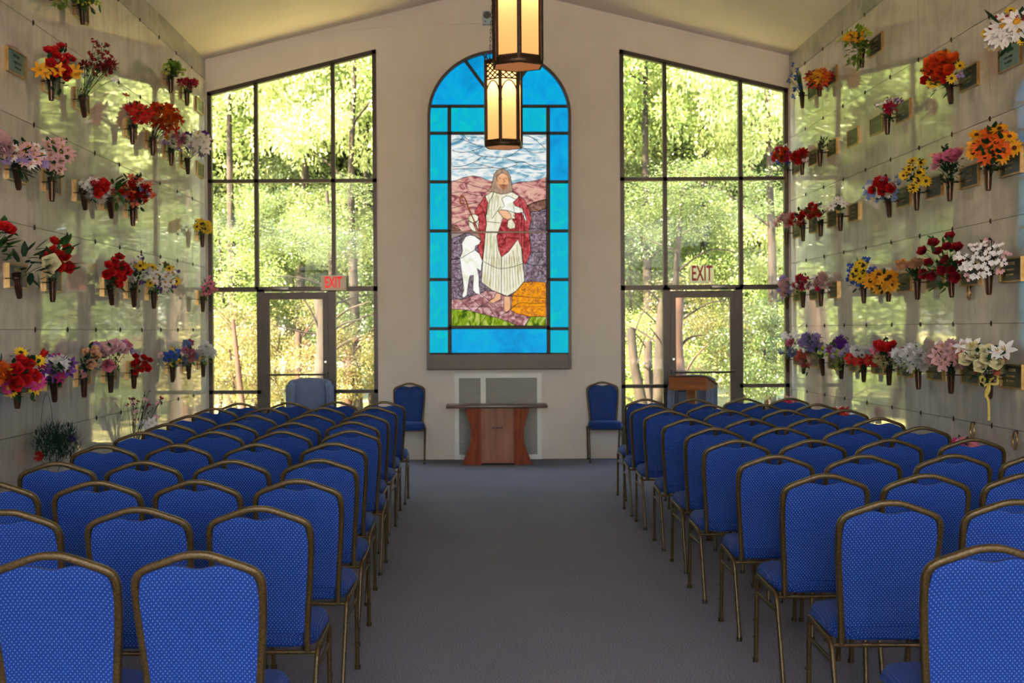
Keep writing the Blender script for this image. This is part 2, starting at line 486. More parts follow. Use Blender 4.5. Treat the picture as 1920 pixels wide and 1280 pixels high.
# ================================================================== STAINED GLASS LIGHT
YG = YB - .10
def G(px, py, dy=0): v = at(px, py, YG); return Vector((v.x, YG - dy, v.z))
sg = thing('stained_glass_window', 'tall arched stained glass window with a shepherd and sheep in a bright blue border', 'stained glass window')
M_lead = mat('lead_came', srgb(40, 34, 30), .5, .3)
blue_mats = [stained('blue_cathedral_glass', [srgb(0, 142, 205), srgb(0, 162, 226), srgb(0, 176, 222)], 4, 1.0, .6),
             stained('turquoise_cathedral_glass', [srgb(0, 186, 205), srgb(0, 176, 214), srgb(0, 196, 200)], 5, 1.0, .6)]
xl, xr = 803.5, 1070
arc_cy, = (218,)
def arch_pts(inset, n=40):
    """points of the arch in px from left spring to right spring"""
    o = []
    cxp = (802.5 + 1069.5) / 2
    rx = 133.5 - inset; ry = 122 - inset
    for i in range(n + 1):
        t = pi - pi * i / n
        o.append((cxp + rx * cos(t), arc_cy - ry * sin(t)))
    return o
# outer frame
fr = NB()
path = [G(803, 692)] + [G(x, y) for x, y in arch_pts(2)] + [G(1068, 691)]
path = [Vector((p.x, YG - .02, p.z)) for p in path]
sweep(fr, path, [(-.017, -.05), (.017, -.05), (.017, .11), (-.017, .11)], up=(0, 1, 0))
fr2 = NB()
obj('arched_frame', fr, M_dkframe, sg)
a, b = G(801, 693), G(1071, 662)
m_ = rbox((a.x, YG - .05, a.z), (b.x, YB, b.z), .006, 1); obj('bottom_rail', m_, M_dkframe, sg)
a, b = G(832, 675), G(1040, 671)
s_ = NB(); box(s_, (a.x, YG - .056, a.z), (b.x, YG - .04, b.z)); obj('slot', s_, M_dark, sg)
# glass panes: grid of border panes
def pane_px(poly_px, m, dy=0, name='glass_pane', th=.004):
    b_ = NB(); poly(b_, [G(x, y, dy) for x, y in poly_px], 0, th, 1); return obj(name, b_, m, sg)
rows = [250, 341, 433, 524, 616, 663]
B_, T_ = blue_mats
for i, (ya, yb) in enumerate(zip(rows, rows[1:])):
    pane_px([(805, ya), (842, ya), (842, yb), (805, yb)], T_); pane_px([(1030, ya), (1067, ya), (1067, yb), (1030, yb)], T_ if i else B_)
pane_px([(842, 616), (1030, 616), (1030, 663), (842, 663)], B_)
for a_, b_ in ((805, 842), (842, 1028), (1028, 1067)): pane_px([(a_, 200), (b_, 200), (b_, 250), (a_, 250)], T_ if a_ < 1000 else B_)
ap = arch_pts(4, 60); cx0 = 936
def arch_seg(t0, t1):
    cxp = 936; pts = []
    for i in range(13):
        t = radians(t0 + (t1 - t0) * i / 12); pts.append((cxp + 129.5 * cos(t), 218 - 118 * sin(t)))
    return pts
pane_px([(936, 200)] + [(806.5, 200)] + [p for p in reversed(arch_seg(118, 172)) if p[1] < 200], B_)
pane_px([(936, 200)] + list(reversed(arch_seg(62, 118))), B_)
pane_px([(936, 200)] + [p for p in reversed(arch_seg(8, 62)) if p[1] < 200] + [(1065.5, 200)], B_)
# muntins
def muntin(a, b, wd=3.0, name='muntin'):
    b_ = NB(); p, q = G(*a, .012), G(*b, .012)
    sweep(b_, [p, q], rrect(wd / 153.8, .012, .004), up=(0, 1, 0)); return obj(name, b_, M_lead, sg)
for y in rows[1:-1]: muntin((805, y), (845, y)); muntin((1026, y), (1067, y))
for y in (199.5, 250): muntin((805, y), (1067, y))
muntin((842, 613.5), (1030, 613.5), 3.4)
for x in (842.5, 1027.5): muntin((x, 199), (x + 1, 663), 3.6)
muntin((873, 115), (936, 200), 3); muntin((999, 115), (936, 200), 3)
muntin((805, 663), (1067, 663), 2)

def ZA(x, y): return (780 + x / 4, 80 + y / 4)
def ZB(x, y): return (780 + x / 5.82, 300 + y / 5.82)
def ZC(x, y): return (780 + x / 5.334, 480 + y / 5.334)
def P(z, *c): return [z(c[i], c[i + 1]) for i in range(0, len(c), 2)]
S = lambda n, c, sc=14, **k: stained(n, [srgb(*q) for q in c], sc, 1.0, **k)
m_sky = S('sky_glass', [(84, 142, 168), (160, 198, 212), (228, 234, 234), (244, 244, 238)], 5, dist=3, stretch=(.5, 1, 1.6))
m_hill = S('hill_glass', [(120, 66, 72), (170, 100, 100), (214, 160, 150), (226, 180, 160)], 8, dist=2, stretch=(.6, 1, 1.4))
m_rock = S('rock_glass', [(64, 50, 52), (110, 92, 102), (168, 150, 168)], 14, dist=3)
m_brown = S('brown_glass', [(70, 40, 30), (130, 84, 70), (170, 130, 120)], 16, dist=3)
m_pink = S('rose_rock_glass', [(96, 62, 64), (170, 110, 112), (226, 186, 184)], 8, dist=2)
m_orange = S('amber_glass', [(130, 80, 50), (232, 140, 10), (250, 170, 20)], 12, dist=3)
m_green = S('green_glass', [(50, 82, 12), (128, 160, 10), (190, 200, 100)], 10, dist=2, stretch=(1, 1, .5))
m_robe = S('cream_glass', [(205, 200, 150), (238, 232, 205), (244, 240, 222)], 14, dist=1, stretch=(2.5, 1, .25))
m_mantle = S('crimson_glass', [(120, 28, 34), (176, 58, 62), (206, 96, 100)], 10, dist=2)
m_skin = S('skin_glass', [(228, 160, 112), (240, 190, 150)], 6, dist=0)
m_hair = S('hair_glass', [(150, 120, 96), (182, 154, 128)], 20, dist=1, stretch=(2, 1, .4))
m_wool = S('wool_glass', [(226, 226, 200), (248, 246, 236), (250, 250, 246)], 8, dist=1)
m_staff = S('staff_glass', [(110, 50, 20), (150, 80, 36)], 10, dist=0)
K = [0]
lead_lines = []
def piece(name, pts, m, line=True, layer=None):
    K[0] += 1
    d = .0045 + .0006 * K[0]
    pane_px(pts, m, d, name, .0008)
    if line: lead_lines.append((pts + [pts[0]], d))
def line(pts, wd=1.0, smooth=True): lead_lines.append((pts, .032, wd, smooth))
L_, R_ = 845, 1025
piece('sky_glass', [(L_, 252), (R_, 252), (R_, 350), (L_, 350)], m_sky, False)
hp = P(ZB, 387, 232, 450, 220, 520, 190, 620, 172, 700, 185, 760, 215, 830, 232)
hr = P(ZB, 1050, 265, 1120, 240, 1250, 235, 1340, 215, 1418, 185)
piece('hill_glass', hp + P(ZB, 860, 400, 830, 800, 387, 800), m_hill)
piece('hill_glass', hr + P(ZB, 1418, 560, 1000, 560), m_hill)
piece('rock_glass', P(ZB, 387, 860, 560, 790, 700, 860, 1000, 860, 1200, 500, 1418, 430) + [(R_, 575), (L_, 575)], m_rock)
piece('brown_glass', P(ZB, 1215, 495, 1270, 470, 1418, 430, 1418, 530, 1330, 560, 1240, 560), m_brown)
piece('brown_glass', P(ZB, 387, 712, 440, 712, 495, 770, 387, 772), m_brown)
piece('rock_glass', P(ZB, 387, 905, 500, 905, 490, 1080, 387, 1085), m_rock)
piece('rose_rock_glass', P(ZC, 357, 432, 470, 430, 640, 372, 700, 345, 790, 352, 900, 400, 1010, 400) + [(R_, 560), (R_, 612), (L_, 612)], m_pink)
piece('amber_glass', P(ZC, 1078, 262, 1180, 255, 1300, 265, 1300, 605, 1140, 605, 1000, 572, 950, 540, 960, 440, 960, 390, 1030, 320), m_orange)
piece('green_glass', P(ZC, 357, 528, 520, 540, 700, 590, 830, 622, 1000, 690, 1000, 702, 357, 702), m_green)
piece('green_glass', P(ZC, 1145, 607, 1300, 607, 1300, 702, 1080, 702), m_green)
piece('robe_glass', P(ZB, 755, 395, 830, 345, 930, 375, 1050, 350, 1115, 390, 1150, 600, 1150, 980, 1170, 1140)
      + P(ZC, 1083, 250, 1000, 350, 910, 400, 850, 375, 760, 340, 655, 260, 670, 30) + P(ZB, 745, 950, 765, 700, 765, 600, 785, 470), m_robe)
piece('mantle_glass', P(ZB, 752, 398, 690, 480, 640, 560, 655, 640, 685, 740, 700, 860, 670, 950, 700, 1060, 725, 1090, 745, 900, 770, 700, 760, 600, 788, 470), m_mantle)
piece('mantle_glass', P(ZB, 1130, 395, 1190, 450, 1240, 560, 1260, 640, 1230, 760, 1245, 900, 1255, 1000, 1200, 1130, 1172, 1135, 1160, 980, 1110, 868, 1010, 1000, 930, 1062,
                        900, 970, 880, 830, 920, 720, 945, 640, 1080, 640, 1060, 460), m_mantle)
piece('sleeve_glass', P(ZB, 1005, 660, 1045, 640, 1080, 700, 1080, 740, 1030, 755, 995, 730), m_robe)
piece('sleeve_glass', P(ZB, 570, 665, 620, 690, 655, 770, 640, 782, 610, 765, 580, 730), m_robe)
piece('sleeve_glass', P(ZB, 652, 690, 685, 655, 682, 745, 662, 742), m_robe)
piece('lamb_glass', P(ZB, 935, 420, 975, 395, 1020, 395, 1060, 420, 1090, 430, 1062, 462, 1080, 500, 1160, 530, 1170, 570, 1110, 580, 1040, 565, 990, 548, 925, 542, 965, 500, 950, 460), m_wool)
piece('lamb_glass', P(ZB, 1156, 575, 1176, 570, 1207, 655, 1190, 660), m_wool)
piece('hand_glass', P(ZB, 895, 560, 925, 545, 990, 550, 1035, 590, 1040, 640, 1000, 655, 950, 630), m_skin)
piece('hand_glass', P(ZB, 570, 620, 600, 600, 640, 590, 680, 615, 675, 660, 620, 685, 575, 660), m_robe)
piece('hair_glass', P(ZB, 930, 95, 880, 115, 850, 160, 835, 230, 820, 300, 775, 345, 850, 350, 930, 375, 1000, 365, 1052, 345, 1045, 270, 1030, 180, 1000, 120, 960, 98), m_hair)
piece('face_glass', P(ZB, 940, 140, 895, 185, 880, 240, 898, 295, 935, 322, 975, 320, 1005, 290, 1012, 230, 1000, 180, 970, 145), m_skin, False)
m_beard = S('beard_glass', [(150, 96, 66), (180, 122, 88)], 20, dist=0)
piece('beard_glass', P(ZB, 898, 262, 915, 300, 945, 325, 975, 322, 1000, 296, 1006, 262, 985, 270, 955, 262, 930, 268), m_beard, False)
piece('foot_glass', P(ZC, 800, 370, 845, 378, 850, 430, 770, 470, 735, 475, 730, 450, 780, 420), m_skin)
piece('foot_glass', P(ZC, 880, 400, 940, 405, 945, 520, 920, 560, 890, 555, 878, 520), m_skin)
piece('sheep_glass', P(ZB, 500, 910, 540, 840, 590, 820, 640, 830, 705, 880, 690, 920, 650, 935, 640, 980, 690, 1020, 725, 1100, 715, 1150)
      + P(ZC, 650, 150, 610, 120, 628, 200, 630, 300, 640, 380, 600, 375, 570, 340, 575, 190, 540, 195, 530, 240, 515, 330, 510, 390, 480, 415, 460, 400, 480, 340, 470, 250, 455, 150, 440, 20)
      + P(ZB, 485, 1060, 510, 990), m_wool)
stf = NB(); sp = smooth_path([G(*q, .034) for q in P(ZB, 530, 470, 490, 475, 480, 435, 495, 405, 525, 410, 548, 450, 560, 490, 600, 590, 650, 700, 685, 800, 715, 870)], 4)
sweep(stf, sp, circ(1.3 / 153.8, 6), up=(0, 1, 0)); obj('staff_glass', stf, m_staff, sg)
# free lead lines
for c in (P(ZA, 270, 735, 330, 725, 390, 745, 470, 775, 540, 785), P(ZA, 270, 810, 340, 825, 420, 815, 500, 785),
          P(ZA, 430, 820, 480, 850, 600, 862, 680, 860, 740, 830, 810, 780), P(ZA, 270, 935, 360, 925, 430, 900, 500, 850),
          P(ZA, 430, 905, 520, 925, 620, 945, 700, 935, 760, 905, 670, 870), P(ZA, 810, 790, 850, 820, 910, 830, 970, 820),
          P(ZA, 840, 700, 900, 735, 970, 800), P(ZA, 740, 905, 800, 895, 900, 935, 970, 938), P(ZA, 355, 700, 400, 740),
          P(ZA, 270, 950, 420, 945, 600, 940), P(ZB, 387, 235, 520, 250, 640, 285, 770, 320), P(ZB, 387, 365, 500, 350, 620, 380, 730, 390),
          P(ZB, 387, 530, 500, 500, 690, 460), P(ZB, 387, 710, 480, 670, 570, 640), P(ZB, 1215, 495, 1300, 460, 1418, 425),
          P(ZB, 1235, 570, 1330, 560, 1418, 530), P(ZB, 1240, 760, 1330, 750, 1418, 770), P(ZB, 1250, 1000, 1340, 1010, 1418, 1000),
          P(ZB, 1200, 1130, 1300, 1150, 1418, 1140), P(ZB, 387, 1080, 485, 1075), P(ZB, 740, 1110, 860, 1170, 930, 1185, 1060, 1165, 1165, 1130),
          P(ZB, 928, 1065, 930, 1280), P(ZC, 852, 120, 852, 375), P(ZB, 490, 1075, 560, 1030, 640, 985), P(ZB, 850, 350, 800, 470, 770, 600),
          P(ZB, 830, 640, 880, 570, 925, 510), P(ZB, 765, 672, 850, 682, 920, 688), P(ZB, 690, 480, 740, 560, 760, 640),
          P(ZB, 1130, 400, 1170, 560, 1180, 760, 1180, 960), P(ZB, 1060, 600, 1110, 700, 1120, 860), P(ZB, 925, 960, 980, 850, 1000, 740),
          P(ZC, 357, 240, 450, 245), P(ZC, 640, 375, 700, 420, 790, 500), P(ZC, 450, 440, 520, 510, 560, 545), P(ZC, 590, 545, 650, 500, 720, 470),
          P(ZC, 740, 530, 790, 600), P(ZC, 820, 605, 900, 565, 960, 520, 1040, 470, 1200, 475, 1300, 465), P(ZC, 640, 690, 700, 600),
          P(ZC, 980, 690, 1080, 702, 1145, 607), P(ZC, 357, 410, 440, 435)):
    line(c)
lb = NB()
for e in lead_lines:
    pts, d = e[0], e[1]
    q = [G(x, y, d + .001) for x, y in pts]
    if len(e) > 2: q = smooth_path(q, 4)
    sweep(lb, q, circ(.55 / 153.8, 5), up=(0, 1, 0))
obj('lead_came', lb, M_lead, sg)
# painted pleats and face lines
pb = NB()
for i, x in enumerate(range(700, 1070, 26)):
    t = (x - 870) / 170
    y1 = 395 - 130 * abs(t) ** 1.1 * .8
    a = ZC(x, max(40, 60)); b2 = ZC(870 + (x - 870) * 1.12, y1 - 25)
    top_ = (870 + (x - 870) * .62)
    if not 640 < top_ < 1000: continue
    pa = ZC(870 + (x - 870) * .95, 5)
    sweep(pb, [G(*pa, .034), G(*b2, .034)], circ(.35 / 153.8, 4), up=(0, 1, 0))
for c in (P(ZB, 800, 420, 790, 600), P(ZB, 830, 400, 820, 640), P(ZB, 868, 390, 850, 560), P(ZB, 900, 390, 890, 520), P(ZB, 780, 800, 760, 1080), P(ZB, 820, 800, 800, 1080),
          P(ZB, 850, 830, 850, 1100), P(ZB, 870, 860, 890, 1080), P(ZB, 1060, 990, 1070, 1120), P(ZB, 1100, 920, 1120, 1120), P(ZB, 1020, 1030, 1020, 1140)):
    sweep(pb, [G(*q, .034) for q in c], circ(.35 / 153.8, 4), up=(0, 1, 0))
obj('painted_fold', pb, mat('ochre_paint', srgb(150, 140, 90), .6), sg)
fb = NB()
for c in (P(ZB, 905, 205, 925, 200), P(ZB, 975, 202, 995, 205), P(ZB, 955, 205, 965, 245, 950, 250), P(ZB, 945, 285, 975, 283), P(ZB, 940, 100, 935, 145), P(ZB, 890, 240, 870, 180, 935, 142, 1000, 165, 1015, 240)):
    sweep(fb, [G(*q, .036) for q in c], circ(.5 / 153.8, 4), up=(0, 1, 0))
obj('painted_face_line', fb, mat('brown_paint', srgb(96, 54, 36), .6), sg)
mu = NB(); sweep(mu, [G(846, 435.5, .036), G(1026, 435.5, .036)], rrect(1.6 / 153.8, .006, .002), up=(0, 1, 0)); obj('crossbar', mu, mat('grey_bar', srgb(150, 130, 120), .5, .3), sg)

# ================================================================== ALTAR TABLE, GRILLE, LECTERN, SIGNS
# wall air-conditioner sleeve
gr = thing('air_conditioner_grille', 'white framed air conditioner grille in the wall under the stained glass', 'air conditioner')
g0, g1 = at(852, 700, YB), at(1016, 861, YB)
fb = NB()
def fbox(x0, z0, x1, z1, y0=.035, b_=None): box(b_ or fb, (x0, YB - y0, z0), (x1, YB + .0, z1))
W_ = g1.x - g0.x
zt = g0.z; zb_ = .0
fbox(g0.x, zb_, g0.x + .055, zt); fbox(g1.x - .055, zb_, g1.x, zt); fbox(g0.x + .055, zt - .055, g1.x - .055, zt); fbox(g0.x + .055, 0, g1.x - .055, .06)
obj('frame', fb, M_white, gr)
xm1, xm2 = at(901, 740, YB).x, at(911, 740, YB).x
ib = NB(); box(ib, (xm1, YB - .03, .06), (xm2, YB - .0, zt - .055)); box(ib, (g0.x + .055, YB - .03, .62), (g1.x - .055, YB, .66))
obj('divider', ib, M_white, gr)
bb = NB(); box(bb, (g0.x + .055, YB - .012, .06), (g1.x - .055, YB - .004, zt - .055)); obj('backing', bb, mat('backing_grey', srgb(112, 108, 102), .8), gr)  # even mid-grey plate behind the fins
M_fin = mat('grille_fins', srgb(200, 192, 182), .5)
for (a_, b_) in ((g0.x + .06, xm1 - .004), (xm2 + .004, g1.x - .06)):
    sb = NB(); x = a_
    while x < b_: box(sb, (x, YB - .024, .065), (x + .0035, YB - .012, zt - .06)); x += .0125
    z = .07
    while z < zt - .06: box(sb, (a_, YB - .027, z), (b_, YB - .020, z + .005)); z += .018
    obj('louver', sb, M_fin, gr)

tb = thing('altar_table', 'low wooden altar table with curved cherry sides and long thin top', 'table', (0, 0, 0))
ZT = 16.12
tl, tr = at(837, 762, ZT).x, at(1025, 762, ZT).x
ztop = at(930, 757.5, ZT).z
cxT = at(932, 800, ZT).x
top = rbox((tl, ZT - .22, ztop - .035), (tr, ZT + .22, ztop), .006, 2)
obj('tabletop', top, noisy('walnut_top', srgb(104, 72, 58), srgb(80, 54, 44), 6, .3, stretch=(.8, 6, 6), detail=6), tb, smooth=40)
zt_ = ztop - .035
def side_panel(s):
    b_ = NB(); n = 14; out_ = []
    for i in range(n + 1):
        t = i / n; z = zt_ * t
        hw = .405 - .095 * sin(pi * min(1, t * 1.02)) ** 1.3 - (.0 if t < .5 else .035 * (t - .5) * 2)
        out_.append((cxT + s * hw, z))
    inn = [(cxT + s * .19, zt_), (cxT + s * .19, 0)]
    poly(b_, [(x, ZT - .16, z) for x, z in out_ + inn], 0, .30, 1)
    bmesh.ops.recalc_face_normals(b_, faces=b_.faces)
    return b_
obj('side_panel', side_panel(-1), M_wood, tb); obj('side_panel', side_panel(1), M_wood, tb)
obj('front_panel', rbox((cxT - .19, ZT - .175, .02), (cxT + .19, ZT - .1, zt_), .004, 1), M_woodlt, tb)
h_ = NB(); zc = at(932, 802, ZT - .18).z
sweep(h_, [(cxT - .06, ZT - .185, zc + .012), (cxT - .045, ZT - .185, zc), (cxT + .045, ZT - .185, zc), (cxT + .06, ZT - .185, zc + .012)], circ(.005, 6), up=(0, 1, 0))
sweep(h_, [(cxT - .06, ZT - .185, zc - .012), (cxT - .045, ZT - .185, zc)], circ(.005, 6), up=(0, 1, 0)); sweep(h_, [(cxT + .06, ZT - .185, zc - .012), (cxT + .045, ZT - .185, zc)], circ(.005, 6), up=(0, 1, 0))
obj('handle', h_, M_dark, tb)

# lectern
ZL_ = 14.2
lc = at(1297, 718, ZL_)
lec = thing('lectern', 'oak lectern with slanted reading desk standing before the right armchair', 'lectern', (lc.x, ZL_, 0), radians(-24))
zt_ = at(1297, 706, ZL_).z
b_ = NB()
zl = .135
for sx in (-.2, ): pass
prof_ = [(-.16, zt_ - zl), (-.16, zt_), (.22, zt_ - .085), (.22, zt_ - zl + .01)]
poly(b_, [(-.2, y, z) for y, z in prof_], 0, .4, 0)
obj('desk', b_, M_oak, lec)
b_ = NB(); poly(b_, [(-.215, -.175, zt_ + .002), (-.215, -.175, zt_ + .016), (-.215, .24, zt_ - .075), (-.215, .24, zt_ - .09)], 0, .43, 0)
obj('reading_board', b_, noisy('dark_oak', srgb(96, 52, 26), srgb(70, 36, 18), 6, .35), lec)
obj('post', rbox((-.045, -.045, .04), (.045, .045, zt_ - zl), .005, 1), M_oak, lec)
obj('base', rbox((-.2, -.17, 0), (.2, .2, .04), .008, 1), M_oak, lec)
obj('bracket', rbox((-.14, -.03, zt_ - zl - .02), (.02, .03, zt_ - zl), .003, 1), M_dark, lec)

# exit signs
def text_obj(s, name, size, m, parent, loc, sx=1, depth=.002):
    cu = bpy.data.curves.new(name, 'FONT'); cu.body = s; cu.size = size; cu.align_x = 'CENTER'; cu.align_y = 'CENTER'; cu.extrude = depth; cu.offset = .004
    o = bpy.data.objects.new(name, cu); C.objects.link(o)
    bpy.context.view_layer.update()
    dg = bpy.context.evaluated_depsgraph_get(); me = bpy.data.meshes.new_from_object(o.evaluated_get(dg))
    bpy.data.objects.remove(o); me.transform(Matrix.Diagonal((sx, 1, 1, 1)))
    me.materials.clear(); me.materials.append(m)
    o = bpy.data.objects.new(name, me); C.objects.link(o); o.parent = parent; o.location = loc; o.rotation_euler = (pi / 2, 0, 0)
    return o
def exit_sign(x0, y0, x1, y1, face, red, yy, label, thick, tsz, tsx, toff=0):
    a, b = at(x0, y1, yy), at(x1, y0, yy)
    e = thing('exit_sign', label, 'exit sign', ((a.x + b.x) / 2, yy, a.z))
    w2, h = (b.x - a.x) / 2, b.z - a.z
    obj('housing', rbox((-w2, 0, 0), (w2, thick, h), .004, 1), face, e)
    text_obj('EXIT', 'lettering', tsz, red, e, (toff, -.002, h * .5), tsx)
    return e
M_red = mat('sign_red', srgb(200, 30, 36), .5, emis=srgb(255, 40, 30), es=.6)
M_red2 = mat('sign_red_paint', srgb(176, 30, 40), .5)
M_beige = mat('beige_plastic', srgb(224, 204, 182), .5); M_cream = mat('cream_plastic', srgb(225, 218, 196), .5)
_n = N(M_cream); _t = _n.new('BsdfTranslucent'); _t.inputs[0].default_value = (.8, .77, .6, 1); _x = _n.new('MixShader'); _x.inputs[0].default_value = .6
_n.link(_n.b.outputs[0], _x.inputs[1]); _n.link(_t.outputs[0], _x.inputs[2]); _n.link(_x.outputs[0], _n.t.nodes['Material Output'].inputs[0])
exit_sign(602, 516, 648, 544, M_beige, M_red, YB - .12, 'beige boxed exit sign with red letters over left glass door', .085, .185, .56)
exit_sign(1294, 497, 1338, 530, M_cream, M_red2, YB - .035, 'pale flat exit sign with red letters over right glass door', .02, .26, .48)

# alarm box and conduit
a = at(905, 48, YB); b = at(921, 22, YB)
al = thing('alarm_speaker', 'small white alarm box with round grey speaker high on the back wall', 'alarm', ((a.x + b.x) / 2, YB, a.z))
hh = b.z - a.z; hw = (b.x - a.x) / 2
obj('housing', rbox((-hw, -.06, 0), (hw, 0, hh), .006, 1), mat('pale_blue_plastic', srgb(170, 184, 196), .4), al)
l_ = NB(); lathe(l_, [(.045, 0), (.045, .008), (.03, .014)], 20, Matrix.Translation((0, -.06, hh * .68)) @ Matrix.Rotation(pi / 2, 4, 'X')); obj('speaker', l_, mat('speaker_grey', srgb(90, 84, 76), .6), al, smooth=40)
l_ = NB(); lathe(l_, [(.008, 0), (.008, .01)], 10, Matrix.Translation((-.02, -.06, hh * .22)) @ Matrix.Rotation(pi / 2, 4, 'X')); obj('lamp', l_, M_dark, al, smooth=40)
cd = NB()
sweep(cd, [at(905, 43, YB - .008), at(780, 46, YB - .008), at(626, 57, YB - .008), at(626.5, 110, YB - .008)], rrect(.008, .006, .002), up=(0, 1, 0))
tag(obj('conduit', cd, M_wall), 'thin painted cable conduit running from alarm box to left window', 'conduit')
# ================================================================== BANQUET CHAIR
SIDE = [(.43, .160), (.50, .163), (.58, .169), (.66, .176), (.74, .182), (.80, .1855), (.83, .185)]
def hwz(z):                       # half width of the frame centreline at height z
    if z <= SIDE[0][0]: return SIDE[0][1]
    for (a, x), (b, y) in zip(SIDE, SIDE[1:]):
        if z <= b: return x + (y - x) * (z - a) / (b - a)
    return SIDE[-1][1]
def leany(z): return -.175 - .10 * max(0, (z - .40)) / .545 - .02 * max(0, z - .6) + .012 * sin(pi * min(1, max(0, (z - .4) / .5)))
TOPC = [(.185, .832), (.183, .852), (.175, .8705), (.160, .8835), (.140, .893), (.105, .9055), (.070, .918), (.036, .928), (0, .931)]
def ztop(x):
    x = abs(x)
    for (a, z1), (b, z2) in zip(TOPC, TOPC[1:]):
        if b <= x <= a: return z2 + (z1 - z2) * (x - b) / (a - b)
    return TOPC[0][1]
def make_chair():
    t = thing('banquet_chair', 'chair', 'chair')
    # frame of the back
    half = [(hwz(z), z) for z in (.39, .45, .52, .60, .68, .76)] + [(x, z) for x, z in TOPC[:-1]]
    pts = [(x, leany(z), z) for x, z in half] + [(0, leany(.931), .931)] + [(-x, leany(z), z) for x, z in reversed(half)]
    bm = NB(); sweep(bm, smooth_path(pts, 3), rrect(.011, .0135, .005, 2), up=(1, 0, 0) if False else (0, 1, 0))
    obj('back_frame', bm, M_chairmetal, t, smooth=50)
    # back cushion
    nu, nv = 26, 22; bm = NB(); grid = {}
    for sgn in (-1, 1):
        for i in range(nu + 1):
            u = -1 + 2 * i / nu
            for j in range(nv + 1):
                v = j / nv
                xt = u * .176
                zt = ztop(min(.182, abs(xt) * 1.03)) - .012
                if abs(xt) < .095: zt -= .030 * (.5 + .5 * cos(pi * xt / .095))
                z = .460 + (zt - .460) * v
                x = u * (hwz(min(z, .80)) - .010)
                if abs(u) > .999 and v > .86: x *= 1 - .03 * (v - .86) / .14
                e = (1 - abs(u) ** 7) * (1 - abs(2 * v - 1) ** 12)
                if sgn < 0: th = .010 + .006 * e
                else: th = .010 + .028 * e * (1 - .3 * u * u)
                grid[(sgn, i, j)] = bm.verts.new((x, leany(z) + sgn * th, z))
    for sgn in (-1, 1):
        for i in range(nu):
            for j in range(nv):
                q = [grid[(sgn, i, j)], grid[(sgn, i + 1, j)], grid[(sgn, i + 1, j + 1)], grid[(sgn, i, j + 1)]]
                bm.faces.new(q if sgn < 0 else list(reversed(q)))
    def rim(a, b):
        try: bm.faces.new((grid[(-1,) + a], grid[(1,) + a], grid[(1,) + b], grid[(-1,) + b]))
        except ValueError: pass
    for i in range(nu): rim((i, 0), (i + 1, 0)); rim((i + 1, nv), (i, nv))
    for j in range(nv): rim((0, j + 1), (0, j)); rim((nu, j), (nu, j + 1))
    bmesh.ops.recalc_face_normals(bm, faces=bm.faces)
    obj('backrest', bm, M_fabric, t, smooth=55)
    # seat cushion: superellipse with swollen sides
    bm = NB(); rings = []; n = 44
    prof = [(.0, .398), (.85, .398), (.955, .403), (.99, .418), (1.0, .437), (.985, .457), (.93, .474), (.80, .4825), (.5, .487), (.0, .489)]
    for r, z in prof:
        ring = []
        for k in range(n):
            a = 2 * pi * k / n; c, s_ = cos(a), sin(a)
            p = 2 / 4.6
            x = .198 * (abs(c) ** p) * (1 if c > 0 else -1) * r; y = .215 * (abs(s_) ** p) * (1 if s_ > 0 else -1) * r
            x *= 1 + .04 * (y / .215)
            ring.append(bm.verts.new((x, y + .040, z)))
            if r == 0: break
        rings.append(ring)
    for A, B in zip(rings, rings[1:]):
        for k in range(n):
            a1, a2 = A[k % len(A)], A[(k + 1) % len(A)]; b1, b2 = B[k % len(B)], B[(k + 1) % len(B)]
            vs = []
            for v in (a1, a2, b2, b1):
                if v not in vs: vs.append(v)
            if len(vs) > 2: bm.faces.new(vs)
    bmesh.ops.recalc_face_normals(bm, faces=bm.faces)
    seat = obj('seat', bm, M_fabric, t, smooth=70)
    bm = NB(); ring = []
    for k in range(n):
        a = 2 * pi * k / n; c, s_ = cos(a), sin(a); p = 2 / 4.6
        x = .200 * (abs(c) ** p) * (1 if c > 0 else -1); y = .217 * (abs(s_) ** p) * (1 if s_ > 0 else -1); x *= 1 + .04 * (y / .217)
        ring.append((x, y + .040, .437))
    sweep(bm, ring, circ(.0035, 5), closed=True); obj('piping', bm, M_fabric, seat, smooth=60)
    # legs
    prof = rrect(.0085, .0135, .003, 1)
    for s in (-1, 1):
        x0 = s * .199
        bm = NB(); sweep(bm, smooth_path([(s * .196, .235, .002), (x0 - s * .002, .205, .25), (x0, .188, .385), (x0, .172, .414), (x0, .14, .421)], 3), prof, up=(0, 1, 0))
        for z in (.12, .20):
            sweep(bm, [(s * .19, .226, z), (s * .2085, .226, z)], circ(.005, 6), up=(0, 1, 0))
        obj('leg', bm, M_chairmetal, t, smooth=50)
        bm = NB(); sweep(bm, smooth_path([(s * .182, -.235, .002), (s * .187, -.212, .15), (s * .193, -.19, .30), (s * .196, -.178, .372), (x0, -.155, .398), (x0, -.12, .402)], 3), prof, up=(0, 1, 0))
        obj('leg', bm, M_chairmetal, t, smooth=50)
        bm = NB(); sweep(bm, [(x0, -.125, .402), (x0, .145, .421)], prof, up=(0, 0, 1))
        sweep(bm, [(x0, .195, .335), (x0 - s * .006, -.185, .322)], rrect(.005, .009, .002, 1), up=(0, 0, 1))
        obj('side_rail', bm, M_chairmetal, t, smooth=50)
        for y, xx in ((.235, s * .196), (-.235, s * .182)):
            bm = NB(); lathe(bm, [(.014, 0), (.014, .02)], 8); obj('foot_cap', bm, M_dark, t, (xx, y, 0))
    bm = NB()
    for y, z in ((-.172, .386), (.19, .392)): sweep(bm, [(-.194, y, z), (.194, y, z)], rrect(.010, .007, .002, 1), up=(0, 0, 1))
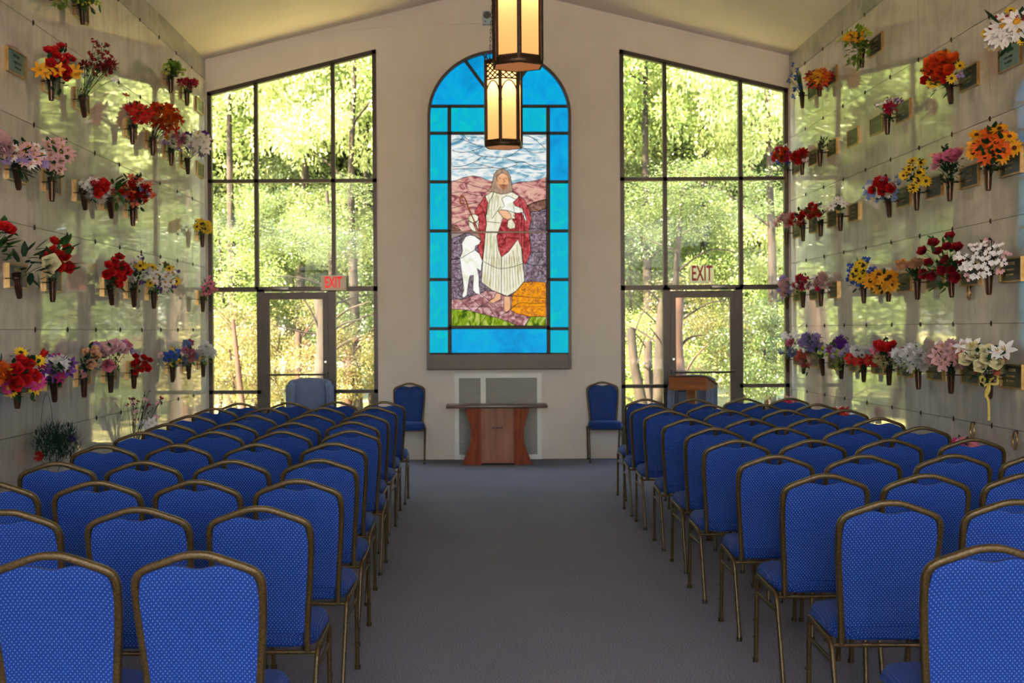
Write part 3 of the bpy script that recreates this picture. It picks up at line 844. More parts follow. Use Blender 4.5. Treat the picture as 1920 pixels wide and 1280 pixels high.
    for x in (-.14, .14): sweep(bm, [(x, -.17, .388), (x, .19, .393)], rrect(.010, .005, .002, 1), up=(0, 0, 1))
    obj('seat_frame', bm, M_chairmetal, t, smooth=50)
    return t
ZTC = .629
def zt_of(y): return ZTC * F / (y - 619)
LEFT = [[(373, 1030), (97, 1031)],
        [(487, 944), (258, 947), (13, 955)],
        [(561, 895), (373, 896), (180, 899), (-10, 902)],
        [(600, 856.6), (431, 859), (275, 862), (115, 865)],
        [(625, 826), (481, 829), (336, 831), (200, 833)],
        [(656, 804), (528, 806), (400, 806), (267, 808)],
        [(662, 787), (550, 789), (440.6, 792), (319, 792.5)],
        [(684, 773.7), (581, 774), (472, 776), (359, 777)],
        [(700, 761), (606, 762), (497, 763), (403, 763)],
        [(719, 750.6), (634, 750.6), (540.6, 752), (450, 755)]]
RIGHT = [[(1860, 1017)],
         [(1672, 935), (1905, 933)],
         [(1545, 884), (1737, 886), (1924, 885)],
         [(1456, 850), (1619, 850), (1788, 849), (1938, 849)],
         [(1381, 822), (1524, 821.5), (1666, 821), (1822, 819.5)],
         [(1338, 800), (1465, 799), (1597, 799), (1727, 798)],
         [(1293.6, 783), (1406, 783), (1522, 782), (1646, 781)],
         [(1253, 767.5), (1365.5, 767), (1475, 766), (1583, 766)],
         [(1225, 757.8), (1331, 756.5), (1432.5, 756), (1530, 755)],
         [(1209, 746), (1302.5, 746), (1394, 745), (1481, 744)]]
ORD = ['nearest', 'second', 'third', 'fourth', 'fifth', 'sixth', 'seventh', 'eighth', 'ninth', 'farthest']
SEAT = ['on the aisle', 'second from aisle', 'third from aisle', 'fourth from aisle by the wall']
proto = make_chair(); used = [False]
def place_chair(x, y, rz, label, group):
    c = proto if not used[0] else copy_tree(proto)
    used[0] = True
    c.location = (x, y, 0); c.rotation_euler = (0, 0, rz); c['label'] = label; c['group'] = group
    return c
rr = random.Random(3)
for side, R in (('left', LEFT), ('right', RIGHT)):
    for i, row in enumerate(R):
        for j, (px, py) in enumerate(row):
            pz = sum(derot(a, b)[1] for a, b in row) / len(row)
            dx, dy = derot(px, py)
            # rows stay straight: mostly the row's depth, a little of the chair's own
            d = ZTC * F / (.55 * pz + .45 * dy)
            x = dx * d / F
            if side == 'left': x = max(x, XL + .30)
            else: x = min(x, XR - .30)
            if j: x = min(x, xp - .424) if side == 'left' else max(x, xp + .424)
            xp = x
            place_chair(x, d + .268, radians(rr.uniform(-1.6, 1.6)), 'blue banquet chair, %s block, %s row from camera, %s' % (side, ORD[i], SEAT[j]),
                        'banquet chairs in the %s block' % side)
for px, s, lb_ in ((764.5, 'left', 'blue banquet chair against back wall left of the altar table, facing us'), (1133, 'right', 'blue banquet chair against back wall right of the altar table, facing us')):
    place_chair(px_ := (px - CX) * 16.3 / F, 16.33, pi, lb_, 'chairs against the back wall')

# ================================================================== WING ARMCHAIR
def make_armchair():
    t = thing('wing_armchair', 'a', 'armchair')
    # origin: floor centre; front is -y
    def slab(name, outline, thick, mapf, r=.02):
        bm = NB(); poly(bm, [mapf(a, b) for a, b in outline], 0)
        f = list(bm.faces)[0]; nrm = f.normal.copy() if f.normal.length else Vector((0, 1, 0)); bm.normal_update(); nrm = f.normal.copy()
        e = bmesh.ops.extrude_face_region(bm, geom=[f]); bmesh.ops.translate(bm, verts=[g for g in e['geom'] if isinstance(g, bmesh.types.BMVert)], vec=nrm * thick)
        bmesh.ops.recalc_face_normals(bm, faces=bm.faces)
        bmesh.ops.bevel(bm, geom=[x for x in bm.edges if x.calc_face_angle(0) > .9], offset=r, segments=3, affect='EDGES')
        return obj(name, bm, M_grayfab, t, smooth=50)
    topc = [(-.27, 1.0), (-.2, 1.035), (-.1, 1.055), (0, 1.06), (.1, 1.055), (.2, 1.035), (.27, 1.0)]
    slab('backrest', [(.27, .30), (-.27, .30)] + topc, .12, lambda x, z: Vector((x, .20 + .10 * (z - .3) / .75, z)), .03)
    wing = [(.30, .55), (-.10, .55), (-.14, .68), (-.13, .84), (-.06, .955), (.08, 1.0), (.20, 1.02), (.36, 1.02), (.38, .9)]
    for s in (-1, 1):
        slab('wing', wing, .075 * s, lambda y, z: Vector((s * (.235 + .10 * (.3 - y) * .35), y + .0, z)), .025)
        slab('arm', [(.30, .1), (-.34, .1), (-.34, .55), (-.30, .61), (.30, .61)], .11 * s, lambda y, z: Vector((s * .25, y, z)), .03)
    obj('seat_cushion', rbox((-.25, -.34, .33), (.25, .22, .46), .035, 3), M_grayfab, t, smooth=50)
    obj('base', rbox((-.26, -.31, .12), (.26, .3, .34), .015, 2), M_grayfab, t, smooth=50)
    for x in (-.28, .28):
        for y in (-.28, .28):
            bm = NB(); lathe(bm, [(.014, 0), (.024, .12)], 8); obj('leg', bm, M_oak, t, (x, y, 0))
    return t
ac = make_armchair(); d_ = 15.15
a = at(585, 708, d_); ac.location = (a.x, 15.0, 0); ac.rotation_euler.z = radians(8)
tag(ac, 'blue-grey wing armchair in front of the left glass door', 'armchair', 'wing armchairs by the doors')
ac2 = copy_tree(ac); a = at(1295, 712, 15.2); ac2.location = (a.x, 15.2, 0); ac2.rotation_euler.z = radians(-14)
ac2['label'] = 'blue-grey wing armchair half hidden behind the oak lectern'

# ================================================================== LANTERNS
def lamp_glass():
    m = bpy.data.materials.new('amber_lamp_glass'); m.use_nodes = True; n = N(m); n.t.nodes.remove(n.b)
    tr = n.new('BsdfTranslucent'); tr.inputs[0].default_value = (.8, .5, .28, 1)
    em = n.new('Emission'); em.inputs[0].default_value = srgb(255, 192, 122); em.inputs[1].default_value = .70 * EK
    ad = n.new('AddShader'); n.link(tr.outputs[0], ad.inputs[0]); n.link(em.outputs[0], ad.inputs[1])
    n.link(ad.outputs[0], n.t.nodes['Material Output'].inputs[0]); return m
M_lamp = lamp_glass()
def make_lantern(rot, x, y, zb, label):
    t = thing('pendant_lantern', label, 'lantern', (x, y, zb), 0, 'hexagonal pendant lanterns on the ridge')
    R, H = .162, .70
    cor = [Vector((R * sin(rot + k * pi / 3), -R * cos(rot + k * pi / 3), 0)) for k in range(6)]
    for k in range(6):
        a, b = cor[k], cor[(k + 1) % 6]
        bm = NB(); bm.faces.new([bm.verts.new(v) for v in (a * .985, b * .985, b * .985 + Vector((0, 0, H)), a * .985 + Vector((0, 0, H)))])
        obj('glass_panel', bm, M_lamp, t)
        bm = NB(); sweep(bm, [a + Vector((0, 0, -.01)), a + Vector((0, 0, H + .01))], rrect(.0135, .0135, .004, 1), up=a.normalized())
        for q in range(34):
            bmesh.ops.create_uvsphere(bm, u_segments=5, v_segments=3, radius=.006, matrix=Matrix.Translation(a * 1.07 + Vector((0, 0, .01 + q * .0205))))
        obj('corner_post', bm, M_iron, t, smooth=60)
        # tracery: lattice band and pointed arch
        bm = NB(); d = (b - a); nn = Vector((d.y, -d.x, 0)).normalized(); L = d.length
        nn = nn if nn.dot(a + b) > 0 else -nn
        def Q(u, z): return a + d * u + Vector((0, 0, z)) + nn * .004
        z0, z1 = H - .155, H - .01
        bar = rrect(.0048, .0045, .001, 1)
        for z in (z0, z1, .012): sweep(bm, [Q(0, z), Q(1, z)], rrect(.006, .006, .002, 1), up=nn)
        for i in range(-2, 3):
            for s in (1, -1):
                pts = []
                ua, ub = .5 + i * .333 - .55 * s, .5 + i * .333 + .55 * s
                f = lambda u: z0 + (z1 - z0) * (u - ua) / (ub - ua)
                lo, hi = max(0, min(ua, ub)), min(1, max(ua, ub))
                if hi - lo > .05: sweep(bm, [Q(lo, f(lo)), Q(hi, f(hi))], bar, up=nn)
        za = H - .34
        for s in (0, 1):
            pts = [Q(s + (.5 - s) * (1 - (1 - q / 8) ** 1.0) if False else (abs(s - .5 * (1 - cos(q / 8 * pi / 2)))), za + .17 * sin(q / 8 * pi / 2)) for q in range(9)]
            sweep(bm, pts, bar, up=nn)
            bmesh.ops.create_uvsphere(bm, u_segments=6, v_segments=4, radius=.010, matrix=Matrix.Translation(Q(abs(s - .06), za)))
        obj('tracery', bm, M_iron, t)
    bm = NB(); ring = [c * 1.04 for c in cor]
    for z, hh in ((H, .03), (-.012, .03)):
        if z < 0: obj('upper_rim', bm, M_iron, t, smooth=60); bm = NB()
        sweep(bm, [c + Vector((0, 0, z)) for c in ring], rrect(.009, hh / 2 + .004, .003, 1), up=(0, 0, 1), closed=True)
    # crimped edging
    for k in range(6):
        a, b = ring[k], ring[(k + 1) % 6]
        for q in range(12):
            p = a.lerp(b, (q + .5) / 12)
            for z in (.018, -.032): bmesh.ops.create_uvsphere(bm, u_segments=5, v_segments=3, radius=.0075, matrix=Matrix.Translation(p + Vector((0, 0, z))))
    obj('lower_rim', bm, M_iron, t, smooth=60)
    bm = NB(); bm.faces.new([bm.verts.new(c * 1.0 + Vector((0, 0, -.034))) for c in cor]); obj('base_plate', bm, mat('amber_base_glass', srgb(168, 100, 40), .4, emis=srgb(190, 110, 40), es=.55), t)
    # crown with cusped finials
    bm = NB()
    for k in range(6):
        c = cor[k] * 1.04
        sweep(bm, smooth_path([c + Vector((0, 0, H + .01)), c * 1.03 + Vector((0, 0, H + .045)), c * 1.16 + Vector((0, 0, H + .085))], 3), circ(.006, 5))
        sweep(bm, smooth_path([c + Vector((0, 0, H + .03)), c * .93 + Vector((0, 0, H + .06)), c * .86 + Vector((0, 0, H + .062))], 3), circ(.005, 5))
    for k in range(6): sweep(bm, [cor[k] + Vector((0, 0, H + .01)), Vector((0, 0, H + .05))], circ(.006, 5))
    lathe(bm, [(.0, H + .03), (.05, H + .035), (.05, H + .06), (.0, H + .075)], 12)
    obj('crown', bm, M_iron, t, smooth=50)
    zc = ZR - .02 - zb
    for k in (0, 2, 4):
        bm = NB(); a = cor[k] * .96 + Vector((0, 0, H + .04)); b = Vector((0, 0, zc - .05)) + cor[k] * .25
        n_ = int((b - a).length / .034); dd = (b - a) / n_
        for q in range(n_):
            p = a + dd * (q + .5); dv = dd.normalized(); sd = Vector((1, 0, 0)) if q % 2 else Vector((0, 1, 0))
            lp = [p + dv * .021 * cos(th) + sd * .008 * sin(th) for th in [i * 2 * pi / 8 for i in range(8)]]
            sweep(bm, lp, circ(.0022, 4), closed=True, up=dv.cross(sd))
        obj('chain', bm, M_iron, t)
    bm = NB(); lathe(bm, [(.02, zc - .07), (.075, zc - .05), (.085, zc + .0)], 20); obj('canopy', bm, M_iron, t, smooth=40)
    # the bulb itself
    bm = NB(); lathe(bm, [(.012, .30), (.014, .36), (.03, .40), (.034, .44), (.022, .475), (.004, .485)], 14)
    obj('bulb', bm, mat('bulb_glow', (1, .8, .5, 1), .5, emis=(1, .72, .36, 1), es=3), t, smooth=80)
    bm = NB(); sweep(bm, [(0, 0, .36), (0, 0, .30), (0, 0, -.02)][0:2], circ(.008, 6)); obj('socket', bm, M_iron, t)
    l = bpy.data.lights.new('lantern_light', 'POINT'); l.energy = .6; l.color = (1, .74, .42); l.shadow_soft_size = .05
    lo = bpy.data.objects.new('lantern_light', l); C.objects.link(lo); lo.parent = t; lo.location = (0, 0, .52)
    return t
make_lantern(radians(2), .272, 8.6, 3.265, 'nearest pendant lantern with glowing amber glass panels, cut off by the top edge')
make_lantern(radians(-11), .25, 11.9, 3.20, 'farther pendant lantern with crown and arched tracery before the stained glass window')

# ================================================================== FLOWERS
_mc = {}
def fm(col, kind='petal'):
    k = (col, kind)
    if k not in _mc:
        m = mat(kind + '_%d_%d_%d' % col, srgb(*col), .6, spec=.3); n = N(m)
        v = n.coord('Object'); f = n.noise(v, 60, 2)
        d = tuple(min(1, c * .74) for c in srgb(*col)[:3]) + (1,)
        n.link(n.ramp(f, [(.3, d), (.62, srgb(*col))]), n.b.inputs['Base Color'])
        n.b.inputs['Subsurface Weight'].default_value = 0
        _mc[k] = m
    return _mc[k]
COL = dict(red=(196, 20, 24), dred=(140, 12, 28), crimson=(200, 24, 70), orange=(232, 96, 24), dorange=(214, 62, 20), gold=(232, 160, 30), yellow=(236, 196, 40),
           white=(246, 240, 240), cream=(226, 216, 170), pink=(222, 120, 150), lpink=(226, 176, 180), peach=(226, 168, 130), coral=(222, 104, 90),
           purple=(110, 50, 150), lilac=(168, 144, 204), magenta=(190, 40, 120), blue=(48, 84, 180), lblue=(130, 150, 200), green=(120, 160, 50), lime=(170, 190, 60))
GR = dict(dk=(30, 62, 34), md=(52, 92, 40), lt=(110, 140, 40), gy=(84, 104, 84), tw=(50, 36, 28))
def petal(bm, base, d, up, L, Wd, cup, mi=0, n=3, tip=.15):
    """a curved petal from base along d, bending towards up"""
    d = d.normalized(); s = d.cross(up).normalized(); up = s.cross(d).normalized()
    rows = []
    for i in range(n + 1):
        t = i / n; wdt = Wd * (sin(pi * (.12 + .80 * t)) ** .8) * (1 if t < .99 else tip + .25)
        p = base + d * L * t + up * L * cup * t * t
        rows.append((bm.verts.new(p - s * wdt / 2 + up * wdt * .12), bm.verts.new(p - up * wdt * .04), bm.verts.new(p + s * wdt / 2 + up * wdt * .12)))
    for a, b in zip(rows, rows[1:]):
        for k in (0, 1): f = bm.faces.new((a[k], a[k + 1], b[k + 1], b[k])); f.material_index = mi; f.smooth = True
def flower_mesh(kind, col, rnd, ccol=None):
    """unit flower (radius 1) looking up +z"""
    bm = NB(); Z = Vector((0, 0, 1)); O = Vector((0, 0, 0)); mats = [fm(COL[col])]
    if kind == 'rose':
        for ring, (nn, el, L, wd, cp) in enumerate(((5, 14, 1.0, 1.1, .35), (5, 38, .9, 1.0, .3), (4, 62, .8, .85, .1), (3, 80, .72, .6, -.15))):
            for k in range(nn):
                a = 2 * pi * (k + .5 * ring) / nn + rnd.uniform(-.2, .2); e = radians(el)
                petal(bm, O, Vector((cos(a) * cos(e), sin(a) * cos(e), sin(e))), Z, L, wd, cp)
    elif kind == 'daisy':
        nn = 12
        for k in range(nn):
            a = 2 * pi * k / nn + rnd.uniform(-.1, .1); e = radians(rnd.uniform(2, 22))
            petal(bm, Vector((cos(a), sin(a), 0)) * .15, Vector((cos(a) * cos(e), sin(a) * cos(e), sin(e))), Z, .85, .42, -.08, 0, 2, .5)
        mats.append(fm(ccol or ((210, 150, 40) if col not in ('gold', 'orange', 'yellow') else (90, 44, 22)), 'disc'))
        lathe(bm, [(.0, .05), (.27, .08), (.22, .2), (.0, .25)], 8, mi=1)
    elif kind == 'puff':
        for k in range(34):
            z = 1 - 1.5 * (k + .5) / 34; r = sqrt(max(0, 1 - z * z)); a = k * 2.4
            d = Vector((cos(a) * r, sin(a) * r, z)) + Vector([rnd.uniform(-.2, .2) for _ in range(3)])
            petal(bm, d * .25, d, Vector((-sin(a), cos(a), .3)), .68, .52, .12, 0, 2, .6)
    elif kind == 'lily':
        for k in range(6):
            a = 2 * pi * k / 6; e = radians(30)
            petal(bm, O, Vector((cos(a) * cos(e), sin(a) * cos(e), sin(e))), Z, 1.15, .55, -.28, 0, 4, .1)
        mats.append(fm((200, 160, 60), 'disc'))
        for k in range(5):
            a = k * 1.256; sweep(bm, [(0, 0, .1), (cos(a) * .2, sin(a) * .2, .7)], circ(.035, 4), mi=1)
    elif kind == 'bell':
        for q in range(5):
            c = Vector([rnd.uniform(-.7, .7) for _ in range(3)]); c.z *= .6
            for k in range(5):
                a = 2 * pi * k / 5 + q; e = radians(25)
                petal(bm, c, Vector((cos(a) * cos(e), sin(a) * cos(e), sin(e))), Z, .48, .36, 0, 0, 2, .5)
    elif kind == 'bud':
        lathe(bm, [(.0, -.9), (.35, -.7), (.5, -.2), (.42, .35), (.3, .75), (.0, .95)], 10)
        for k in range(4):
            a = k * pi / 2; petal(bm, Vector((cos(a), sin(a), -1.2)) * .35, Vector((cos(a) * .35, sin(a) * .35, 1)), Vector((-cos(a), -sin(a), 0)), 1.3, .6, .15)
    me = bpy.data.meshes.new('flower'); bm.to_mesh(me); bm.free()
    for m in mats: me.materials.append(m)
    return me
_fc = {}
def get_flower(kind, col, rnd):
    k = (kind, col, rnd.randrange(2))
    if k not in _fc: _fc[k] = flower_mesh(kind, col, rnd)
    return _fc[k]
def leaf(bm, base, d, L, wd, droop, mi=0, n=4):
    petal(bm, base, d, Vector((0, 0, -1)) if abs(d.normalized().z) < .95 else Vector((1, 0, 0)), L, wd, droop, mi, n, .05)
def foliage_mesh(rnd, mouth, ctr, rad, heads, leafs, kind):
    bm = NB(); mi = 0
    for h in heads:                                   # stems
        q = mouth + Vector((rnd.uniform(-.015, .015), rnd.uniform(-.015, .015), -.05))
        mid = q.lerp(h, .55) + Vector((0, 0, .02))
        sweep(bm, smooth_path([q, mid, h], 3), circ(.0022, 4))
    n, size, wd = {'norm': (92, .064, .5), 'dense': (80, .05, .5), 'big': (20, .115, .42), 'grass': (34, .17, .1), 'fern': (8, .24, .16), 'pine': (520, .08, .2),
                   'none': (40, .052, .5), 'twig': (0, 0, 0), 'small': (100, .03, .55)}[kind]
    n = int(n * leafs)
    for i in range(n):
        u = Vector([rnd.gauss(0, 1) for _ in range(3)]).normalized()
        rr_ = rnd.random() ** .45
        if kind in ('grass', 'fern'):
            base = mouth + Vector((rnd.uniform(-.02, .02), rnd.uniform(-.02, .02), 0))
            tgt = ctr + Vector((u.x * rad.x, u.y * rad.y, abs(u.z) * rad.z)); d = tgt - base; L = d.length * rnd.uniform(.7, 1.1)
            if kind == 'grass': leaf(bm, base, d, L, .016, .12)
            else:
                dn = d.normalized(); s = dn.cross(Vector((0, .3, 1))).normalized()
                for q in range(3, 16):
                    t = q / 16; ll = L * .3 * (1.05 - t)
                    for sg_ in (-1, 1): leaf(bm, base + dn * L * t, dn * .6 + s * sg_, ll, .016, .1, n=2)
            continue
        if kind != 'pine': rr_ *= 1.12
        p = ctr + Vector((u.x * rad.x * rr_, u.y * rad.y * rr_, u.z * rad.z * rr_ - rad.z * .2))
        if kind in ('norm', 'dense', 'small') and i % 3 == 0:      # leaves that spill over the rim
            p = mouth.lerp(ctr, rnd.uniform(0, .7)) + Vector((rnd.uniform(-1, 1) * rad.x * .5, rnd.uniform(-1, .6) * .05, rnd.uniform(0, .03)))
        out_ = (p - mouth).normalized() + Vector([rnd.uniform(-.7, .7) for _ in range(3)])
        L = size * rnd.uniform(.6, 1.2)
        leaf(bm, p, out_, L, L * wd, rnd.uniform(-.1, .3), n=3 if kind != 'pine' else 1)
    if kind in ('twig',):
        for i in range(11):
            u = Vector([rnd.gauss(0, 1) for _ in range(3)]).normalized(); tgt = ctr + Vector((u.x * rad.x, u.y * rad.y, abs(u.z) * rad.z))
            pts = smooth_path([mouth, mouth.lerp(tgt, .5) + Vector((rnd.uniform(-.02, .02), rnd.uniform(-.02, .02), 0)), tgt], 4)
            sweep(bm, pts, circ(.0028, 4))
            for q in range(7): leaf(bm, pts[-1 - q], Vector((rnd.uniform(-1, 1), rnd.uniform(-1, 1), rnd.uniform(-.3, 1))), .034, .02, .1, n=2)
    return bm

# ---- vases, plaques
vb = NB(); lathe(vb, [(.017, -.182), (.018, -.184), (.019, -.178), (.029, -.03), (.0305, -.02)], 20)
for k in range(12):
    a = 2 * pi * k / 12; sweep(vb, [(.0195 * cos(a), .0195 * sin(a), -.17), (.0295 * cos(a), .0295 * sin(a), -.03)], circ(.0022, 4), up=(cos(a), sin(a), 0))
V_body = bpy.data.meshes.new('vase_body'); vb.to_mesh(V_body); vb.free(); V_body.materials.append(M_bronze)
V_body.polygons.foreach_set('use_smooth', [True] * len(V_body.polygons))
vb = NB(); ring = [(.0325 * cos(2 * pi * i / 24), .0325 * sin(2 * pi * i / 24), -.012) for i in range(24)]
sweep(vb, ring, rrect(.003, .011, .0015, 1), closed=True, up=(0, 0, 1))
V_rim = bpy.data.meshes.new('vase_rim'); vb.to_mesh(V_rim); vb.free(); V_rim.materials.append(M_iron)
def bracket_mesh(reach, dy):
    b_ = NB(); ring = [(.036 * cos(2 * pi * i / 20), .036 * sin(2 * pi * i / 20), -.035) for i in range(20)]
    sweep(b_, ring, rrect(.003, .005, .001, 1), closed=True, up=(0, 0, 1))
    sweep(b_, [(.034, 0, -.035), (reach - .004, 0, -.035)], circ(.004, 6)); sweep(b_, [(.02, .03 * (1 if dy > 0 else -1), -.035), (.035, dy * .55, -.035), (reach - .012, dy, -.035)], circ(.0035, 6))
    return b_
PL = .40
def plaque(side, row, p, label, teal=False, photo=False):
    s = -1 if side == 'L' else 1; X = XL if s < 0 else XR
    yc = YB - PW * (p + .5); z = ROWZ[row]
    t = thing('memorial_plaque', label, 'plaque', (X, yc, z), 0, 'bronze memorial plaques on the marble walls')
    h, w2 = .088, PL / 2
    key = 'pl%d%s' % (s, teal)
    if key not in KIDS:
        a = NB()
        for lo, hi in (((-.022, -w2, -h), (0, w2, -h + .012)), ((-.022, -w2, h - .012), (0, w2, h)), ((-.022, -w2, -h + .012), (0, -w2 + .012, h - .012)), ((-.022, w2 - .012, -h + .012), (0, w2, h - .012))):
            box(a, lo, hi)
        if s < 0: bmesh.ops.scale(a, vec=(-1, 1, 1), verts=a.verts)
        bmesh.ops.recalc_face_normals(a, faces=a.faces)
        b = NB(); box(b, (-.014 if s > 0 else 0, -w2 + .01, -h + .01), (0 if s > 0 else .014, w2 - .01, h - .01))
        c = NB(); rd = random.Random(4)
        for k, (zz, n_, sz) in enumerate(((.035, 7, .022), (-.005, 10, .014), (-.04, 9, .013))):
            y = -n_ * sz * .62 + (.03 if k else 0)
            for q in range(n_):
                wd = sz * rd.uniform(.5, .8)
                if rd.random() > .15:
                    x0, x1 = (-.017, -.013) if s > 0 else (.013, .017)
                    box(c, (x0, y, zz), (x1, y + sz * .18, zz + sz)); box(c, (x0, y, zz + sz * (.8 if q % 2 else .4)), (x1, y + wd, zz + sz * (.98 if q % 2 else .58)))
                    if q % 3: box(c, (x0, y + wd - sz * .18, zz), (x1, y + wd, zz + sz))
                y += sz * 1.15
        ms = []
        for nm, b_, m_ in (('frame', a, M_gold), ('face', b, M_pteal if teal else M_pface), ('inscription', c, M_pdark if teal else M_ptext)):
            me = bpy.data.meshes.new(nm); b_.to_mesh(me); b_.free(); me.materials.append(m_); ms.append((nm, me))
        KIDS[key] = ms
    for nm, me in KIDS[key]: obj(nm, me, None, t)
    return t
OFF, PRO = .235, .083
SIDE_N = {'L': 'left', 'R': 'right'}
ROW_N = {'A': 'top', 'B': 'second', 'C': 'third', 'D': 'fourth', 'E': 'fifth', 'F': 'lowest'}
def vase_pos(side, row, p):
    s = -1 if side == 'L' else 1
    return Vector(((XL if s < 0 else XR) - s * PRO, YB - PW * (p + .5) + s * OFF, ROWZ[row] + .012))
def vase(side, row, p, desc, lean=0):
    s = -1 if side == 'L' else 1
    v = vase_pos(side, row, p)
    t = thing('flower_vase', 'bronze cone vase on %s marble wall holding %s' % (SIDE_N[side], desc), 'vase', v, 0, 'bronze cone vases on the marble walls')
    R = Euler((radians(-lean if s < 0 else -lean), 0, 0))
    obj('cone', V_body, None, t, rot=R); obj('rim', V_rim, None, t, rot=R)
    b_ = bracket_mesh(PRO, -s * OFF * .4)
    if s < 0: bmesh.ops.scale(b_, vec=(-1, 1, 1), verts=b_.verts); bmesh.ops.reverse_faces(b_, faces=b_.faces)
    obj('bracket', b_, M_iron, t)
    return t
def bouquet(side, row, p, desc, cpx, rpx, fl, green='md', kind='norm', leafs=1.0, lean=0, pl=True, seed=None, vs=True, name='flower_bouquet', extra=None):
    s = -1 if side == 'L' else 1; X = XL if s < 0 else XR
    rnd = random.Random(hash((side, row, p)) if seed is None else seed)
    rnd = random.Random(ord(side) * 1000 + ord(row) * 37 + p * 7)
    mouth = vase_pos(side, row, p)
    if vs: vase(side, row, p, desc, lean)
    if pl: plaque(side, row, p, 'bronze plaque on %s marble wall beside %s' % (SIDE_N[side], desc), teal=pl == 'teal')
    xa = X - s * .165
    dx, dy = derot(*cpx)
    Z = xa * F / dx if abs(dx) > 1 else mouth.y
    # keep the bouquet above its own vase: share the sideways offset between depth and reach
    Z = max(mouth.y - .34, min(mouth.y + .34, Z))
    ctr = Vector((dx * Z / F, Z, EYE - dy * Z / F))
    ctr.x = max(XL + .10, min(XR - .10, ctr.x))
    k = Z / F; rz = rpx[1] * k; rx_img = rpx[0] * k
    rx = min(rx_img * .8, .135); ry = min(rx_img * 1.1 + .02, .19)
    if kind == 'pine': rx = .17
    rad = Vector((rx, ry, rz))
    t = thing(name, '%s, %s' % (desc, 'in a bronze wall vase on the %s' % SIDE_N[side]) if vs else desc, 'flowers' if name != 'pine_wreath' else 'wreath', ctr, 0, 'artificial flower bouquets on the marble walls')
    heads = []; tot = sum(f[2] for f in fl) or 1; idx = 0
    wall_lim = abs(X) - .03
    for f in fl:
        kd, col, n = f[0], f[1], f[2]; r = f[3] if len(f) > 3 else {'rose': .036, 'daisy': .042, 'puff': .042, 'lily': .045, 'bell': .034, 'bud': .024}[kd]
        r *= 1.22; n = n if n < 2 else int(n * 1.35 + .5)
        r = min(r, rz * .9 + .01)
        bias = f[4] if len(f) > 4 else None
        for q in range(n):
            a = idx * 2.399 + rnd.uniform(-.3, .3); idx += 1
            rr_ = sqrt((idx - .4) / tot) * .92
            # laid out across the bouquet's face, turned half towards the aisle
            uh, uv = cos(a) * rr_, sin(a) * rr_
            if bias is not None: uv = bias + rnd.uniform(-.2, .2)
            dome = sqrt(max(0, 1 - min(1, uh * uh + uv * uv)))
            pos = Vector((uh * rad.x - s * dome * .03, -s * uh * rad.y - dome * .05 + rnd.uniform(-.02, .02), uv * max(.01, rad.z - r * .5)))
            u = Vector((uh, 0, uv))
            if abs(ctr.x + pos.x) > wall_lim - r * .7: pos.x = s * (wall_lim - r * .7) - ctr.x
            if ctr.y + pos.y > YB - .09: pos.y = YB - .09 - ctr.y
            nd = Vector((-s * .55 + rnd.uniform(-.3, .3), -.8, .35 + .7 * u.z)).normalized()
            q_ = nd.to_track_quat('Z', 'Y')
            me = get_flower(kd, col, rnd)
            o = obj('flower', me, None, t, pos, q_.to_euler()); sc = r * rnd.uniform(.85, 1.15); o.scale = (sc, sc, sc)
            heads.append(pos.copy())
    b_ = foliage_mesh(rnd, mouth - ctr, Vector((0, 0, 0)), rad, heads, leafs, kind)
    lim = abs(X) - .006
    for v in b_.verts:
        wx = (ctr.x + v.co.x) * s
        if wx > lim: v.co.x = s * (lim - .004) - ctr.x
        if ctr.y + v.co.y > YB - .04: v.co.y = YB - .045 - ctr.y
    if len(b_.verts): obj('foliage', b_, fm(GR[green], 'leaf'), t)
    else: b_.free()
    return t
def bq(*a, **k): return bouquet(*a, **k)
def flag(pos, rotz, tilt, L, label, mouth):
    t = thing('small_flag', label, 'flag', pos, rotz)
    rd = random.Random(int(pos[1] * 100)); bm = NB(); nx, nz = 14, 13; vs = []
    for i in range(nx + 1):
        for j in range(nz + 1):
            u, v = i / nx, j / nz
            vs.append(bm.verts.new((L * 1.5 * u, .018 * sin(u * 9 + v * 2) * u ** .5, -L * v - L * .35 * u * u)))
    for i in range(nx):
        for j in range(nz):
            f = bm.faces.new((vs[i * (nz + 1) + j], vs[(i + 1) * (nz + 1) + j], vs[(i + 1) * (nz + 1) + j + 1], vs[i * (nz + 1) + j + 1]))
            f.material_index = 2 if (u := i / nx) < .4 and j < 7 else (0 if j % 2 == 0 else 1)
    c = obj('cloth', bm, [fm((178, 50, 60), 'cloth'), fm((216, 190, 186), 'cloth'), fm((50, 60, 110), 'cloth')], t)
    c.rotation_euler = (0, radians(tilt), 0)
    bm = NB(); sweep(bm, [(0, 0, .02), Matrix.Rotation(-rotz, 3, 'Z') @ (mouth - Vector(pos))], circ(.003, 5)); o = obj('stick', bm, M_oak, t)
    return t
# ================================================================== THE BOUQUETS
# right wall, back window to camera
bq('R', 'A', 1, 'blue bell flowers among tall green leaves', (1492, 150), (12, 34), [('bell', 'blue', 6, .03)], 'md', 'grass', .7, lean=10)
bq('R', 'A', 2, 'yellow and rust sunburst flowers', (1537, 147), (22, 18), [('lily', 'gold', 5), ('lily', 'dorange', 4), ('lily', 'dred', 3), ('puff', 'white', 1, .025)], 'dk', 'norm', .5)
bq('R', 'A', 4, 'gold daisies with yellow-green sprays', (1607, 80), (24, 34), [('daisy', 'gold', 6, .045, .35), ('bell', 'lime', 4, .04, .5)], 'lt', 'norm', 1.8)
bq('R', 'B', 0, 'orange, red and blue blooms with a flag', (1467, 292), (19, 20), [('puff', 'dorange', 3, .055), ('puff', 'crimson', 2, .05), ('bell', 'blue', 3), ('bell', 'white', 2)], 'dk', 'norm', .5)
